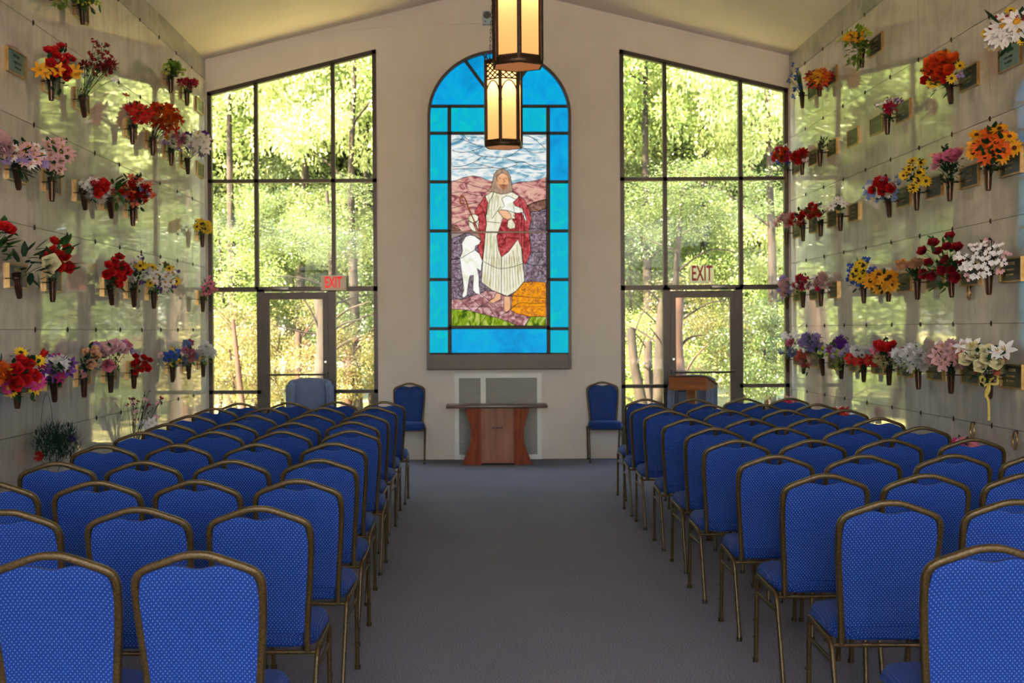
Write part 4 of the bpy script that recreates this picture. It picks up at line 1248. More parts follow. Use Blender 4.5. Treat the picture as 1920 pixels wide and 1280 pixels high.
bq('R', 'B', 1, 'one red carnation head and draped flags', (1500, 294), (15, 14), [('puff', 'red', 3, .06), ('bell', 'white', 2)], 'dk', 'none', 1)
bq('R', 'B', 2, 'dark bare twigs', (1546, 270), (14, 14), [('bell', 'cream', 2, .015)], 'tw', 'twig', 1, name='twig_spray')
bq('R', 'B', 5, 'a single big red carnation with white sprigs', (1668, 200), (22, 24), [('puff', 'crimson', 1, .062, -.1), ('bell', 'white', 5, .024, .3), ('bell', 'purple', 3, .024, .4)], 'md', 'small', 1)
bq('R', 'B', 7, 'orange roses and yellow daisies', (1766, 130), (30, 36), [('rose', 'dorange', 6, .05), ('rose', 'orange', 5, .05, .5), ('daisy', 'yellow', 5, .035), ('rose', 'red', 3, .035, -.5), ('bell', 'lilac', 2, .03)], 'md', 'norm', .8, lean=14)
bq('R', 'B', 9, 'large white daisies with red berries', (1893, 55), (36, 40), [('daisy', 'white', 6, .075), ('bell', 'dred', 7, .03, .4), ('daisy', 'yellow', 3, .035), ('puff', 'white', 2, .05, -.6)], 'dk', 'big', .6, pl=False)
bq('R', 'C', 0, 'pale pink hydrangea beside the window frame', (1475, 412), (15, 16), [('puff', 'lpink', 4, .06)], 'gy', 'none', 1)
bq('R', 'C', 1, 'dense scarlet carnations', (1500, 408), (14, 17), [('puff', 'red', 4, .05)], 'dk', 'none', 1, lean=8)
bq('R', 'C', 2, 'five small red roses and white buds', (1528, 396), (18, 17), [('rose', 'red', 6, .036), ('bell', 'white', 3, .03)], 'md', 'norm', .7, lean=6)
bq('R', 'C', 3, 'an upright green fern and white lilies', (1572, 376), (14, 30), [('lily', 'white', 3, .04, -.2)], 'md', 'fern', 1.2)
bq('R', 'C', 5, 'red, white and pale blue roses', (1656, 352), (28, 24), [('rose', 'red', 5, .046), ('puff', 'white', 3, .035), ('bell', 'lblue', 6, .045)], 'dk', 'norm', .4, lean=14)
bq('R', 'C', 6, 'yellow daisies and dark leafy sprays', (1720, 325), (25, 32), [('daisy', 'yellow', 6, .045)], 'dk', 'dense', 1)
bq('R', 'C', 7, 'pink roses in dense greenery', (1778, 303), (30, 34), [('rose', 'pink', 3, .055, .1), ('rose', 'lpink', 1, .04), ('bell', 'peach', 4, .03, .6)], 'dk', 'dense', 1.5)
bq('R', 'C', 8, 'orange sunflowers with a leafy back', (1862, 272), (32, 40), [('daisy', 'orange', 6, .055), ('daisy', 'gold', 5, .05)], 'dk', 'norm', 1.8)
bq('R', 'D', 0, 'pink and lilac hydrangea over the window frame', (1473, 538), (10, 22), [('puff', 'lpink', 3, .05), ('puff', 'lilac', 2, .045), ('bell', 'white', 2)], 'md', 'none', 1)
bq('R', 'D', 1, 'magenta-red geraniums', (1506, 530), (18, 17), [('puff', 'crimson', 5, .045), ('bell', 'white', 3, .035, -.4)], 'dk', 'none', 1)
bq('R', 'D', 2, 'pink and cream garden flowers', (1543, 527), (20, 20), [('puff', 'lpink', 5, .04), ('rose', 'crimson', 1, .035), ('bell', 'white', 4, .03)], 'dk', 'small', .8, lean=3)
bq('R', 'D', 4, 'blue blossoms ringed by yellow daisies', (1615, 512), (20, 28), [('daisy', 'yellow', 5, .045), ('bell', 'blue', 5, .045), ], 'dk', 'norm', .9, lean=8)
bq('R', 'D', 5, 'bright orange gerberas', (1656, 526), (22, 20), [('daisy', 'gold', 6, .066)], 'dk', 'none', 1)
bq('R', 'D', 6, 'peach clustered blooms over green leaves', (1711, 500), (22, 20), [('puff', 'peach', 5, .04, .4), ('bell', 'gold', 2, .03, .5)], 'md', 'grass', .9)
bq('R', 'D', 7, 'tall dark red roses', (1767, 487), (34, 50), [('rose', 'dred', 10, .042)], 'md', 'norm', 1.5, lean=10)
bq('R', 'D', 8, 'clouds of white cherry blossom', (1842, 487), (40, 38), [('bell', 'white', 13, .034), ('bell', 'lpink', 3, .03)], 'tw', 'twig', 1)
bq('R', 'E', 0, 'a pink rose and blue ribbon blooms', (1482, 642), (18, 28), [('rose', 'pink', 1, .06, -.1), ('bell', 'white', 6, .04, .4), ('puff', 'lblue', 2, .05, -.6)], 'md', 'none', 1)
bq('R', 'E', 1, 'coral carnations with a pink bow', (1511, 668), (11, 26), [('puff', 'coral', 4, .05), ('puff', 'lpink', 2, .045, -.7)], 'md', 'none', 1)
bq('R', 'E', 2, 'a lilac hydrangea cluster', (1524, 642), (22, 22), [('puff', 'lilac', 5, .055), ('bell', 'white', 4, .035)], 'md', 'norm', .7, lean=22)
bq('R', 'E', 3, 'purple and magenta blooms with lime leaves', (1576, 656), (26, 30), [('puff', 'purple', 3, .05, .6), ('puff', 'magenta', 1, .05, .1), ('bell', 'lilac', 6, .045, -.1), ('bell', 'lime', 5, .045, -.2)], 'lt', 'norm', 1)
bq('R', 'E', 4, 'white chrysanthemums above red poinsettia', (1619, 666), (24, 22), [('puff', 'white', 5, .05, .5), ('lily', 'red', 7, .045, -.45)], 'dk', 'none', 1)
bq('R', 'E', 5, 'red roses over cream and pink blooms', (1664, 662), (22, 30), [('rose', 'red', 5, .045, .4), ('puff', 'cream', 3, .05, -.5), ('bell', 'pink', 3, .035, 0)], 'dk', 'norm', .8)
bq('R', 'E', 6, 'a full white hydrangea mass', (1712, 670), (28, 24), [('puff', 'white', 9, .06)], 'lt', 'none', 1, lean=6)
bq('R', 'E', 7, 'pale pink lilies and grass blades', (1780, 665), (32, 30), [('lily', 'lpink', 7, .05), ('puff', 'lpink', 3, .04), ('bell', 'white', 3, .03)], 'dk', 'grass', .9)
bq('R', 'E', 8, 'cream roses, coral sprigs and a yellow ribbon', (1846, 673), (40, 36), [('rose', 'cream', 5, .055), ('puff', 'coral', 3, .035), ('lily', 'white', 4, .06, .6)], 'dk', 'norm', 1.2)
bq('R', 'F', 0, 'low pink poinsettias behind the farthest chairs', (1480, 757), (14, 12), [('lily', 'crimson', 3, .05), ('lily', 'lpink', 3, .05)], 'dk', 'none', 1, pl=False)
bq('R', 'F', 3, 'low red and white poinsettias behind chairs', (1580, 778), (16, 14), [('lily', 'red', 3, .05), ('lily', 'white', 3, .05)], 'dk', 'none', 1, pl=False)
bq('R', 'F', 7, 'low magenta poinsettias behind the chair backs', (1812, 838), (24, 18), [('lily', 'magenta', 4, .05), ('lily', 'pink', 3, .045)], 'dk', 'none', 1, pl=False)
# left wall
bq('L', 'A', 7, 'white buds and trailing leaves', (110, -16), (18, 26), [('bell', 'cream', 3, .03, -.3)], 'lt', 'norm', 1)
bq('L', 'A', 6, 'yellow-green leaves cut by the top edge', (162, -4), (26, 18), [('daisy', 'yellow', 3, .03), ('bell', 'lime', 4, .03)], 'md', 'norm', 1.2, lean=-10)
bq('L', 'A', 2, 'lime hydrangea among dark leaves', (323, 128), (16, 14), [('puff', 'green', 3, .05), ('bell', 'lime', 3, .04)], 'dk', 'norm', .9)
bq('L', 'A', 1, 'hot pink carnations near the ceiling corner', (355, 158), (14, 11), [('puff', 'crimson', 4, .045)], 'dk', 'none', 1)
bq('L', 'B', 7, 'red roses rising over golden lilies', (109, 118), (28, 40), [('rose', 'red', 9, .036), ('lily', 'gold', 5, .045, -.5)], 'dk', 'norm', .7)
bq('L', 'B', 6, 'tall dark red sprays with a silver bow', (186, 112), (24, 44), [('bell', 'dred', 12, .03), ('puff', 'dred', 3, .05, -.35), ('bell', 'white', 2, .03, -.9)], 'md', 'small', 1.3, lean=-20)
bq('L', 'B', 4, 'red amaryllis with one high bloom', (257, 212), (20, 20), [('lily', 'red', 9, .045), ('lily', 'red', 1, .035, 1.6)], 'dk', 'none', 1)
bq('L', 'B', 3, 'orange and scarlet mums', (306, 222), (34, 30), [('puff', 'orange', 5, .06), ('puff', 'dorange', 6, .055), ('bell', 'red', 4, .035)], 'dk', 'norm', .5)
bq('L', 'B', 2, 'pink and white blooms with a yellow eye', (332, 264), (22, 20), [('puff', 'pink', 3, .04), ('puff', 'white', 4, .04), ('puff', 'gold', 1, .03), ('bell', 'lilac', 3, .03)], 'dk', 'norm', .6)
bq('L', 'B', 1, 'white lilies with purple blooms', (372, 268), (24, 24), [('lily', 'white', 6, .06), ('puff', 'purple', 3, .045)], 'gy', 'norm', .5, lean=-10)
bq('L', 'C', 9, 'pale pink puffs at the left edge', (-3, 268), (12, 22), [('puff', 'lpink', 5, .05)], 'dk', 'norm', .6, pl=False)
bq('L', 'C', 8, 'pink daisies with lilac sprigs', (50, 290), (30, 28), [('daisy', 'lpink', 6, .04), ('daisy', 'white', 4, .035), ('bell', 'lilac', 4, .035, -.5)], 'dk', 'norm', .9, lean=-20)
bq('L', 'C', 7, 'soft pink lilies on tall stems', (105, 290), (20, 34), [('lily', 'lpink', 10, .045)], 'md', 'norm', .8)
bq('L', 'C', 6, 'a red rose with white hydrangea', (180, 355), (22, 22), [('rose', 'red', 3, .052), ('puff', 'white', 5, .042)], 'dk', 'none', 1, lean=-22)
bq('L', 'C', 5, 'small red blooms under broad leaves', (218, 355), (16, 24), [('puff', 'red', 3, .035, -.4)], 'md', 'big', .8, lean=-20)
bq('L', 'C', 4, 'a tall coral red gladiolus spray', (252, 358), (30, 34), [('puff', 'red', 8, .042), ('lily', 'coral', 5, .04), ('bell', 'orange', 3, .03, -.3), ('bell', 'lblue', 3, .03, -.1)], 'dk', 'norm', 1)
bq('L', 'C', 0, 'bright yellow daisies beside the window frame', (380, 424), (14, 13), [('daisy', 'yellow', 5, .05)], 'md', 'norm', .7)
bq('L', 'D', 9, 'red roses with broad leaves at left edge', (0, 452), (20, 42), [('rose', 'red', 4, .045, .5)], 'md', 'big', 1.4, pl=False)
bq('L', 'D', 8, 'one large cream rose on arching leaves', (66, 492), (32, 30), [('rose', 'cream', 1, .06)], 'dk', 'big', 1.4, lean=-20)
bq('L', 'D', 7, 'five red roses with long green leaves', (108, 482), (28, 34), [('rose', 'red', 5, .042), ('rose', 'cream', 1, .035)], 'md', 'big', 1.6)
bq('L', 'D', 5, 'a column of bright red roses', (218, 508), (16, 30), [('rose', 'red', 10, .042)], 'dk', 'norm', .8, lean=-18)
bq('L', 'D', 4, 'yellow daffodils and white blooms', (258, 507), (20, 28), [('daisy', 'yellow', 3, .045, .5), ('puff', 'white', 4, .04), ('bell', 'purple', 2, .03)], 'dk', 'dense', .8, lean=-10)
bq('L', 'D', 3, 'white daisies with yellow and violet flowers', (302, 520), (32, 28), [('daisy', 'white', 8, .042), ('daisy', 'yellow', 3, .04), ('bell', 'purple', 3, .03), ('bell', 'red', 1, .03)], 'md', 'norm', 1)
bq('L', 'D', 0, 'tiny pink blossoms over the window frame', (390, 540), (12, 20), [('bell', 'pink', 6, .04)], 'md', 'norm', .6)
bq('L', 'E', 9, 'orange and red flowers cut by left edge', (-6, 700), (14, 26), [('puff', 'orange', 3, .05), ('puff', 'red', 3, .045)], 'dk', 'norm', .6, pl=False)
bq('L', 'E', 8, 'a large red, magenta and yellow mixture', (39, 698), (36, 46), [('rose', 'red', 6, .05), ('daisy', 'magenta', 6, .04, -.55), ('daisy', 'yellow', 4, .045), ('bud', 'red', 1, .04, 1.0), ('daisy', 'gold', 1, .045, 0)], 'dk', 'norm', 1.1, pl=False)
bq('L', 'E', 7, 'white puffs and purple pansies', (104, 690), (30, 24), [('puff', 'white', 3, .055, .4), ('lily', 'purple', 4, .045), ('lily', 'magenta', 2, .04), ('lily', 'white', 1, .05, -.6)], 'dk', 'norm', .8, lean=-10)
bq('L', 'E', 6, 'two peach roses above a tiny flag', (167, 668), (14, 20), [('rose', 'peach', 3, .042)], 'dk', 'norm', .6)
bq('L', 'E', 5, 'big pink cabbage roses', (207, 662), (32, 34), [('rose', 'lpink', 5, .06, .3), ('rose', 'pink', 2, .055), ('puff', 'lilac', 3, .05, .3)], 'md', 'dense', 1)
bq('L', 'E', 4, 'a small bunch of red rosebuds', (261, 682), (18, 20), [('rose', 'red', 7, .034)], 'dk', 'small', 1)
bq('L', 'E', 2, 'blue and yellow meadow flowers', (323, 668), (18, 20), [('bell', 'blue', 4, .045), ('bell', 'yellow', 2, .04), ('bell', 'lpink', 2, .04)], 'md', 'norm', .7)
bq('L', 'E', 1, 'pink, red and pale blue carnations', (352, 662), (16, 24), [('puff', 'pink', 2, .05), ('puff', 'crimson', 1, .045, .8), ('puff', 'lblue', 3, .05), ('puff', 'yellow', 1, .045, -.7)], 'md', 'none', 1)
bq('L', 'E', 0, 'snow white mums beside the window frame', (383, 660), (17, 18), [('puff', 'white', 5, .055), ('puff', 'lblue', 1, .045)], 'lt', 'norm', .5)
bq('L', 'F', 7, 'round pine wreath with purple and red accents', (106, 824), (34, 36), [('puff', 'purple', 1, .04, .1), ('puff', 'red', 1, .04, -.8)], 'dk', 'pine', 2.2, pl=False, vs=False, name='pine_wreath')
bq('L', 'F', 4, 'dark twigs and white flowers behind chairs', (272, 772), (46, 40), [('lily', 'white', 3, .045, -.5), ('bell', 'lpink', 5, .03), ('bell', 'dred', 5, .02, .5)], 'tw', 'twig', 1, pl=False)
# plaques without flowers
for side, row, p, lb_, te in (('L', 'B', 8, 'dark plaque with no vase, leftmost in the second row, left marble wall', True), ('R', 'B', 8, 'pale green plaque with an empty holder at the right edge, right marble wall', True),
                          ('R', 'B', 4, 'plaque with no flowers left of the single red carnation, right marble wall', False), ('R', 'B', 3, 'plaque with no flowers right of the dark bare twigs, right marble wall', False),
                          ('L', 'A', 0, 'plaque with no flowers nearest the ceiling corner, left marble wall', False), ('L', 'B', 0, 'plaque with no flowers beside the top of the left window frame', False),
                          ('R', 'F', 5, 'low plaque behind right chairs under the cream and red roses', False), ('L', 'E', 8, 'bronze plaque on left marble wall behind the red, magenta and yellow mixture', False),
                          ('R', 'E', 9, 'dark plaque cut by the right edge beside the cream roses', False), ('R', 'D', 9, 'plaque cut by the right edge beside the white blossom', False)):
    if (side, row, p) == ('R', 'F', 5): continue
    plaque(side, row, p, lb_, te)
# hanging oval rings
def oval_ring(px, py, side, label, r=.045):
    s = -1 if side == 'L' else 1; X = (XL if s < 0 else XR) - s * .02
    dx, dy = derot(px, py); Z = X * F / dx; z = EYE - dy * Z / F
    t = thing('oval_holder', label, 'ring', (X, Z, z), 0, 'bronze oval holders on the marble walls')
    b_ = NB(); sweep(b_, [(0, .85 * r * cos(2 * pi * i / 20), 1.35 * r * sin(2 * pi * i / 20)) for i in range(20)], circ(.0075, 8), closed=True, up=(1, 0, 0)); obj('ring', b_, M_gold, t, smooth=60)
    b_ = NB(); lathe(b_, [(.012, 0), (.012, .02), (.006, .03)], 10, Matrix.Translation((s * .02, 0, r * 1.35)) @ Matrix.Rotation(-s * pi / 2, 4, 'Y')); obj('pin', b_, M_iron, t, smooth=60)
oval_ring(1816, 549, 'R', 'small bronze oval ring below the white cherry blossom, right marble wall', .038)
oval_ring(1823, 808, 'R', 'bronze oval ring just above the chairs near the magenta poinsettias')
oval_ring(1903, 826, 'R', 'bronze oval ring just above the chairs at the right edge')
# wreath hanger on the left wall
b_ = NB(); a = at(95, 720, 10.4)
xh = XL + .03; yh = 10.35
sweep(b_, smooth_path([(xh, yh - .12, .62), (xh, yh - .13, .95), (xh, yh, 1.12), (xh, yh + .13, .95), (xh, yh + .12, .62)], 6), circ(.002, 5), up=(1, 0, 0))
tag(obj('wire_hanger', b_, M_iron), 'thin wire loop holding the pine wreath on the left marble wall', 'wire')
# flags
for side, row, p, off, rz, tl, L, lb_ in (('R', 'B', 1, (-.07, -.05, .10), -20, 55, .10, 'small striped flag drooping left of the red carnation head'), ('R', 'B', 1, (.0, -.08, .10), 10, 45, .08, 'small striped flag drooping right of the red carnation head'),
                                    ('L', 'E', 6, (.03, -.06, .06), 0, 70, .05, 'tiny striped flag hanging under the two peach roses')):
    v = vase_pos(side, row, p); flag(tuple(v + Vector(off)), radians(rz), tl, L, lb_, v + Vector((0, 0, -.03)))
# yellow ribbon on the nearest right vase
v = vase_pos('R', 'E', 8); b_ = NB()
for pts in ([(0, 0, -.02), (-.06, -.02, .02), (-.05, -.03, -.04), (0, -.02, -.03)], [(0, 0, -.02), (.05, -.03, .03), (.055, -.03, -.03), (0, -.02, -.03)], [(0, -.02, -.03), (-.03, -.035, -.1), (-.01, -.03, -.16), (0, -.01, -.30)], [(0, -.02, -.03), (-.01, -.04, -.08), (-.035, -.03, -.13)]):
    sweep(b_, smooth_path([Vector(p) for p in pts], 5), [(-.009, 0), (.009, 0), (.009, .001), (-.009, .001)], up=(0, 1, 0))
tag(obj('ribbon_bow', b_, fm((214, 190, 90), 'satin'), loc=(v.x - .02, v.y - .03, v.z - .04)), 'pale yellow ribbon bow tied round the vase of cream roses', 'ribbon')

# ================================================================== OUTDOORS
def lawn_mat():
    m = mat('grass_ground', (.2, .3, .1, 1), .9); n = N(m); v = n.coord()
    c = n.ramp(n.noise(v, .8, 6, .7), [(.3, srgb(150, 132, 96)), (.5, srgb(164, 160, 104)), (.7, srgb(130, 134, 76))]); n.link(c, n.b.inputs['Base Color'])
    n.bump(n.noise(v, 30, 3), .6, .03); return m
bm = NB()
gx = [(-40 + 80 * i / 30) for i in range(31)]; gy = [YB + .25 + 45 * (j / 24) ** 1.2 for j in range(25)]
gv = {(i, j): bm.verts.new((x, y, -.14 + .04 * max(0, y - YB - 3) * (1 + .4 * sin(x * .5)) * .8)) for i, x in enumerate(gx) for j, y in enumerate(gy)}
for i in range(30):
    for j in range(24): bm.faces.new((gv[i, j], gv[i + 1, j], gv[i + 1, j + 1], gv[i, j + 1]))
struct('ground', bm, lawn_mat(), smooth=90)
bm = NB(); box(bm, (-40, -45, -.3), (40, YB + .24, -.13)); struct('bounce_apron', bm, noisy('bounce_concrete', srgb(205, 198, 184), srgb(190, 182, 168), 2, .85))  # unseen apron, made pale to bounce sunlight in through the rear wall
def leaf_mat(name, c1, c2, tr=.34):
    m = bpy.data.materials.new(name); m.use_nodes = True; n = N(m); n.t.nodes.remove(n.b)
    oi = n.new('ObjectInfo'); v = n.coord('Object')
    f = n.noise(v, 1.7, 4, .7)
    col = n.ramp(f, [(.32, c1), (.66, c2)])
    d = n.new('BsdfDiffuse'); n.link(col, d.inputs[0]); t = n.new('BsdfTranslucent'); n.link(n.mix(.35, col, (.54, .6, .26, 1)), t.inputs[0])
    g = n.new('BsdfGlossy'); g.inputs['Roughness'].default_value = .35; g.inputs[0].default_value = (.8, .8, .8, 1)
    mx = n.new('MixShader'); mx.inputs[0].default_value = tr; n.link(d.outputs[0], mx.inputs[1]); n.link(t.outputs[0], mx.inputs[2])
    m2 = n.new('MixShader'); m2.inputs[0].default_value = .06; n.link(mx.outputs[0], m2.inputs[1]); n.link(g.outputs[0], m2.inputs[2])
    n.link(m2.outputs[0], n.t.nodes['Material Output'].inputs[0]); return m
LM = [leaf_mat('leaves_green', srgb(84, 108, 48), srgb(150, 168, 92)), leaf_mat('leaves_yellow', srgb(120, 134, 72), srgb(190, 198, 136)), leaf_mat('leaves_dark_shaded', srgb(40, 58, 30), srgb(84, 102, 52)), leaf_mat('leaves_brown', srgb(80, 70, 40), srgb(126, 118, 64))]  # the dark leaf copy also carries the low bushes' shade in its colour
M_bark = noisy('tree_bark', srgb(54, 43, 34), srgb(27, 21, 17), 6, .9, bump=.6, bscale=14, stretch=(3, 3, .5))
M_barkred = noisy('cedar_bark', srgb(80, 50, 37), srgb(44, 28, 21), 6, .9, bump=.6, bscale=14, stretch=(3, 3, .4))
def crown_mesh(seed, n, size, clusters, flat=.8, gap=.33):
    """unit crown: leaf blades gathered in clumps on a lumpy ball, as one mesh"""
    rnd = random.Random(seed); V = []; Fc = []
    cl = []
    for i in range(clusters):
        u = Vector([rnd.gauss(0, 1) for _ in range(3)]).normalized() * (rnd.random() ** .38)
        cl.append((u, rnd.uniform(.12, gap)))
    for i in range(n):
        c, r = cl[rnd.randrange(clusters)]
        u = Vector([rnd.gauss(0, 1) for _ in range(3)]).normalized()
        p = c + u * r * rnd.random() ** .4; p.z *= flat
        d = (u + Vector([rnd.uniform(-.8, .8) for _ in range(3)]) + Vector((0, 0, -.25))).normalized()
        s = d.cross(Vector((rnd.uniform(-1, 1), rnd.uniform(-1, 1), rnd.uniform(.2, 1)))).normalized(); L = size * rnd.uniform(.6, 1.3); wd = L * .34
        nrm = d.cross(s); b = len(V)
        V += [p, p + d * L * .45 + s * wd + nrm * wd * .3, p + d * L, p + d * L * .45 - s * wd + nrm * wd * .3]
        Fc.append((b, b + 1, b + 2)); Fc.append((b, b + 2, b + 3))
    me = bpy.data.meshes.new('foliage'); me.from_pydata([tuple(v) for v in V], [], Fc); return me
crowns = [crown_mesh(1, 17000, .030, 60, .8, .27), crown_mesh(2, 17000, .028, 70, .8, .25), crown_mesh(3, 15000, .034, 48, .75, .28), crown_mesh(4, 22000, .034, 150, .85, .3)]
cm = {}
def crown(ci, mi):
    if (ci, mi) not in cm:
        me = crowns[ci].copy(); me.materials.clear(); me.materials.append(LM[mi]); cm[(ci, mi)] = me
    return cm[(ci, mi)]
def tree(name, label, x, y, h, r, ci, mi, trunk=.12, lean=(0, 0), cz=None, squash=1.0, bark=None, branches=7, cat='tree', group=None, z0=None):
    rnd = random.Random(int(x * 31 + y * 17))
    gz = -.14 + .032 * max(0, y - YB - 3) - .05 if z0 is None else z0
    t = thing(name, label, cat, (x, y, gz), 0, group)
    cz = cz if cz is not None else h - r * .8
    if trunk:
        bm = NB(); top = Vector((lean[0], lean[1], cz + r * .3))
        pts = smooth_path([Vector((0, 0, -.1)), Vector((lean[0] * .25 + rnd.uniform(-.1, .1), lean[1] * .3, cz * .35)), Vector((lean[0] * .65 + rnd.uniform(-.12, .12), lean[1] * .6, cz * .7)), top], 5)
        sc_ = [1.25 - .9 * i / (len(pts) - 1) for i in range(len(pts))]
        sweep(bm, pts, circ(trunk, 10), up=(0, 1, 0), scale=sc_); obj('trunk', bm, bark or M_bark, t, smooth=60)
        bm = NB()
        for i in range(branches):
            k = rnd.uniform(.35, .95); p = pts[int(k * (len(pts) - 1))]; a = rnd.uniform(0, 2 * pi); L = r * rnd.uniform(.5, .9)
            q = p + Vector((cos(a) * L, sin(a) * L, L * rnd.uniform(.1, .6)))
            pp = smooth_path([p, p.lerp(q, .5) + Vector((0, 0, rnd.uniform(-.1, .2))), q], 4)
            sweep(bm, pp, circ(trunk * .26, 6), up=(0, 1, .1), scale=[1 - .75 * j / (len(pp) - 1) for j in range(len(pp))])
        if branches: obj('branch', bm, bark or M_bark, t, smooth=60)
    f = obj('foliage', crown(ci, mi), None, t, (lean[0], lean[1], cz), (0, 0, rnd.uniform(0, 6.28))); f.scale = (r, r, r * squash)
    return t
def X_(px, Z): return (px - CX) * Z / F
tr = 'woodland trees beyond the windows'
T = [ # x px, Z, height, radius, crown, material, lean, squash, label
 (432, 23.5, 8.0, 2.2, 0, 1, (0, 0), 1.25, 'yellow-green tree behind the left window, nearest the left frame'),
 (560, 24.5, 9.6, 2.3, 1, 0, (.2, 0), 1.2, 'leafy tree filling the top centre of the left window'),
 (670, 22.5, 7.2, 1.7, 2, 1, (0, 0), 1.5, 'sunlit pale tree behind the right panes of the left window'),
 (602, 20.6, 4.6, 1.5, 1, 2, (.1, 0), .55, 'dark-limbed evergreen with a slim trunk behind the left glass door'),
 (700, 27, 9.5, 2.6, 0, 0, (0, 0), 1.1, 'tall green tree at the right edge of the left window'),
 (480, 29, 11, 3.2, 2, 0, (0, 0), 1, 'high background tree behind the left window'),
 (1215, 23.5, 8.4, 2.1, 1, 0, (0, 0), 1.3, 'leafy tree behind the left panes of the right window'),
 (1320, 24.5, 9.6, 2.3, 0, 1, (-.2, 0), 1.2, 'bright yellow tree filling the top centre of the right window'),
 (1440, 22.5, 7.4, 1.8, 2, 1, (0, 0), 1.4, 'sunlit yellow tree behind the right panes of the right window'),
 (1268, 20.8, 4.9, 1.5, 1, 2, (.15, 0), .55, 'evergreen with a thick leaning trunk behind the right glass door'),
 (1400, 28, 10.5, 3.0, 1, 0, (0, 0), 1, 'high background tree behind the right window'),
 (1170, 27, 9.0, 2.4, 2, 1, (0, 0), 1, 'pale tree at the left edge of the right window'),
 (930, 24, 9.0, 3.0, 0, 0, (0, 0), 1, 'tree standing behind the stained glass wall'),
 (800, 28, 10, 3.2, 1, 1, (0, 0), 1, 'background tree between left window and stained glass'),
 (1060, 29, 10.5, 3.2, 0, 1, (0, 0), 1, 'background tree between stained glass and right window'),
 (330, 26, 9.5, 3.0, 1, 0, (0, 0), 1, 'tree hidden beyond the left marble wall'),
 (1560, 26, 9.5, 3.0, 0, 0, (0, 0), 1, 'tree hidden beyond the right marble wall'),
 (540, 32, 9, 3.4, 3, 2, (0, 0), 1, 'dark tree of middle height deep behind the left window'), (760, 33, 9, 3.6, 3, 2, (0, 0), 1, 'dark tree of middle height deep between left window and altar'),
 (1000, 33, 9, 3.6, 3, 2, (0, 0), 1, 'dark tree of middle height deep behind the stained glass'), (1240, 32, 9, 3.5, 3, 2, (0, 0), 1, 'dark tree of middle height deep behind the right window'), (1470, 32, 9, 3.5, 3, 2, (0, 0), 1, 'dark tree of middle height deep right of the right window'), (370, 32, 9, 3.5, 3, 2, (0, 0), 1, 'dark tree of middle height deep left of the left window'),
 (250, 31, 12, 4.0, 2, 2, (0, 0), 1, 'tall dark tree far left in the wood'),
 (620, 34, 13, 4.2, 0, 2, (0, 0), 1, 'tall dark tree deep in the wood behind the left window'),
 (880, 35, 13.5, 4.4, 2, 2, (0, 0), 1, 'tall dark tree deep in the wood behind the altar wall'),
 (1130, 34, 13, 4.2, 1, 2, (0, 0), 1, 'tall dark tree deep in the wood left of the right window'),
 (1350, 35, 13, 4.2, 0, 2, (0, 0), 1, 'tall dark tree deep in the wood behind the right window'),
 (1620, 33, 13, 4.2, 2, 2, (0, 0), 1, 'tall dark tree far right in the wood'),
 (430, 35, 13, 4.4, 1, 2, (0, 0), 1, 'tall dark tree deep in the wood at the left window edge'),
]
for px, Z, h, r, ci, mi, ln, sq, lb_ in T:
    if mi == 2 and Z > 30: ci, r = 3, r * 1.12; h -= 1.2
    tree('leafy_tree', lb_, X_(px, Z), Z, h, r, ci, mi, .07 if Z < 22 else .085, ln, squash=sq, group=tr, branches=4 if Z < 30 else 2)
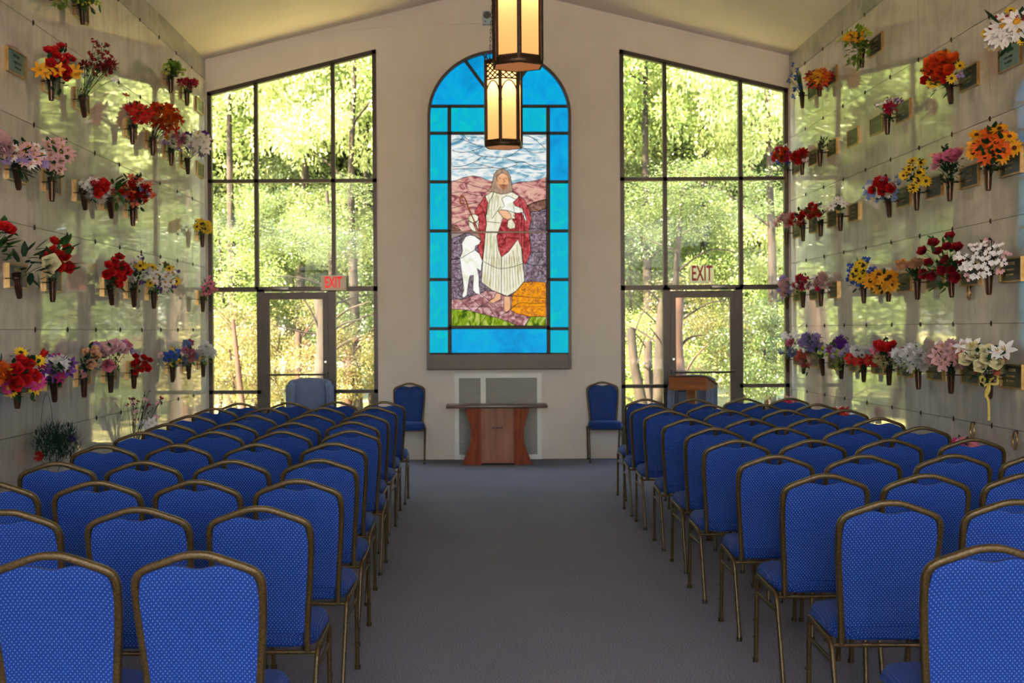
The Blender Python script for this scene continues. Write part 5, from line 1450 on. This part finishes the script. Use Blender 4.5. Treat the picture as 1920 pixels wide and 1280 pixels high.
# understorey: many bushes take the dark leaf colour in place of canopy shade
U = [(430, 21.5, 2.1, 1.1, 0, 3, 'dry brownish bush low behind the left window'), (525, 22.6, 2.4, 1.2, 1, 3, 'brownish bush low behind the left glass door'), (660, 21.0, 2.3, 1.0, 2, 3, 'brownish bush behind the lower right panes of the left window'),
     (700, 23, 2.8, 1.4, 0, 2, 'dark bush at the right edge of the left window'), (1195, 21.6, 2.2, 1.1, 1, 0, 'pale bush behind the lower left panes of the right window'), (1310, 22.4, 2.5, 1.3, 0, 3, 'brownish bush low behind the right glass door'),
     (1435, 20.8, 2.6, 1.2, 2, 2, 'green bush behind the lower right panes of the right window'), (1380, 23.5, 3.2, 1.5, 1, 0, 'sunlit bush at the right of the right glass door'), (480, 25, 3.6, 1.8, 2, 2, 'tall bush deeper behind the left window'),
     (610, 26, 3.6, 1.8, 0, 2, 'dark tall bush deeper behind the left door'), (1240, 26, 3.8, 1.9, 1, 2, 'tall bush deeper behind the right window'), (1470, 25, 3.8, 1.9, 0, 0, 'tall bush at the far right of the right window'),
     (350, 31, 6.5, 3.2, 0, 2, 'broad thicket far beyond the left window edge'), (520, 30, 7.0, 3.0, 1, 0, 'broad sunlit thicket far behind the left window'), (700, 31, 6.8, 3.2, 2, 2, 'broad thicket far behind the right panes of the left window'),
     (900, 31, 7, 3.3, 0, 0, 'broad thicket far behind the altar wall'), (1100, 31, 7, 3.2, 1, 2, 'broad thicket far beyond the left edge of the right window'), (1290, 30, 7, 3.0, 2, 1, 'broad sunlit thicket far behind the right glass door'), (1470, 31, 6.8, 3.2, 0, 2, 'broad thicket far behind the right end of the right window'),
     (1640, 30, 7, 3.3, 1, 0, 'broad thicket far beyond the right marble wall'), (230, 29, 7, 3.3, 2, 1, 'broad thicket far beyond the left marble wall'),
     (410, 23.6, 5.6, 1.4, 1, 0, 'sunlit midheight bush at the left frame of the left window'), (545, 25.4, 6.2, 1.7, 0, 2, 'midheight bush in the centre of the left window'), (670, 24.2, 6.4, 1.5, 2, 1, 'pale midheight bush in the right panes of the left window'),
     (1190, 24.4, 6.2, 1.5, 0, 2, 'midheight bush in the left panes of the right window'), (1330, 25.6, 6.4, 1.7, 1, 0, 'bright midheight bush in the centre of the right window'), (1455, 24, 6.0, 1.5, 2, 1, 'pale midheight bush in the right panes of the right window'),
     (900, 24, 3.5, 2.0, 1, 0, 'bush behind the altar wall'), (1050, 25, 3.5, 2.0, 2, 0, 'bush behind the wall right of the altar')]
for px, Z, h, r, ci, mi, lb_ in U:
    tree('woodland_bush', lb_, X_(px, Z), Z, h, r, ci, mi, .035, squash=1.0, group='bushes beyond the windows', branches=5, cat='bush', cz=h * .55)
# bare trunks and saplings
def trunk_only(name, label, p0, p1, Z, r0, r1, bark, sub=4):
    a, b = at(*p0, Z), at(*p1, Z); rnd = random.Random(int(p0[0]))
    gz = -.2
    t = thing(name, label, 'trunk', (a.x, Z, gz), 0, 'bare trunks beyond the windows')
    A = Vector((0, 0, 0)); B = Vector((b.x - a.x, .2, b.z - gz))
    pts = smooth_path([A, A.lerp(B, .35) + Vector((rnd.uniform(-.04, .04), 0, 0)), A.lerp(B, .7) + Vector((rnd.uniform(-.05, .05), 0, 0)), B], 5)
    bm = NB(); sweep(bm, pts, circ(1, 10), up=(0, 1, 0), scale=[r0 + (r1 - r0) * i / (len(pts) - 1) for i in range(len(pts))]); obj('stem', bm, bark, t, smooth=60)
    if sub:
        bm = NB()
        for i in range(sub):
            p = pts[rnd.randrange(5, len(pts))]; q = p + Vector((rnd.uniform(-.8, .8), rnd.uniform(-.4, .4), rnd.uniform(.1, .7)))
            pp = smooth_path([p, p.lerp(q, .5) + Vector((0, 0, .08)), q], 4); sweep(bm, pp, circ(r1 * .25, 6), up=(0, 1, .1), scale=[1 - .7 * j / (len(pp) - 1) for j in range(len(pp))])
        obj('branch', bm, bark, t, smooth=60)
trunk_only('bare_trunk', 'slim dark trunk seen through the right of the left glass door', (604, 760), (596, 548), 19.5, .11, .09, M_bark)
trunk_only('broken_stump', 'broad reddish trunk seen through the middle of the left glass door', (572, 770), (568, 640), 23.0, .36, .26, M_barkred, 2)
trunk_only('bare_trunk', 'thin reddish trunk beside the broad one, left glass door', (548, 760), (556, 620), 21.5, .07, .05, M_barkred)
trunk_only('bare_trunk', 'pale branching sapling low in the left panes of the left window', (470, 750), (432, 600), 20.5, .06, .03, M_barkred, 9)
trunk_only('bare_trunk', 'reddish trunk through the right panes of the left window', (650, 760), (652, 640), 21.0, .12, .08, M_barkred, 8)
trunk_only('bare_trunk', 'leaning grey trunk in the left panes of the right window', (1212, 755), (1186, 615), 19.8, .09, .06, M_bark)
trunk_only('bare_trunk', 'short grey trunk beside the leaning one, right window', (1222, 755), (1218, 640), 20.2, .08, .06, M_bark)
trunk_only('bare_trunk', 'tall trunk just left of the right glass door', (1238, 760), (1246, 560), 19.6, .09, .07, M_bark)
trunk_only('bare_trunk', 'thick rough trunk seen through the left of the right glass door', (1266, 760), (1274, 552), 19.4, .14, .10, M_barkred)
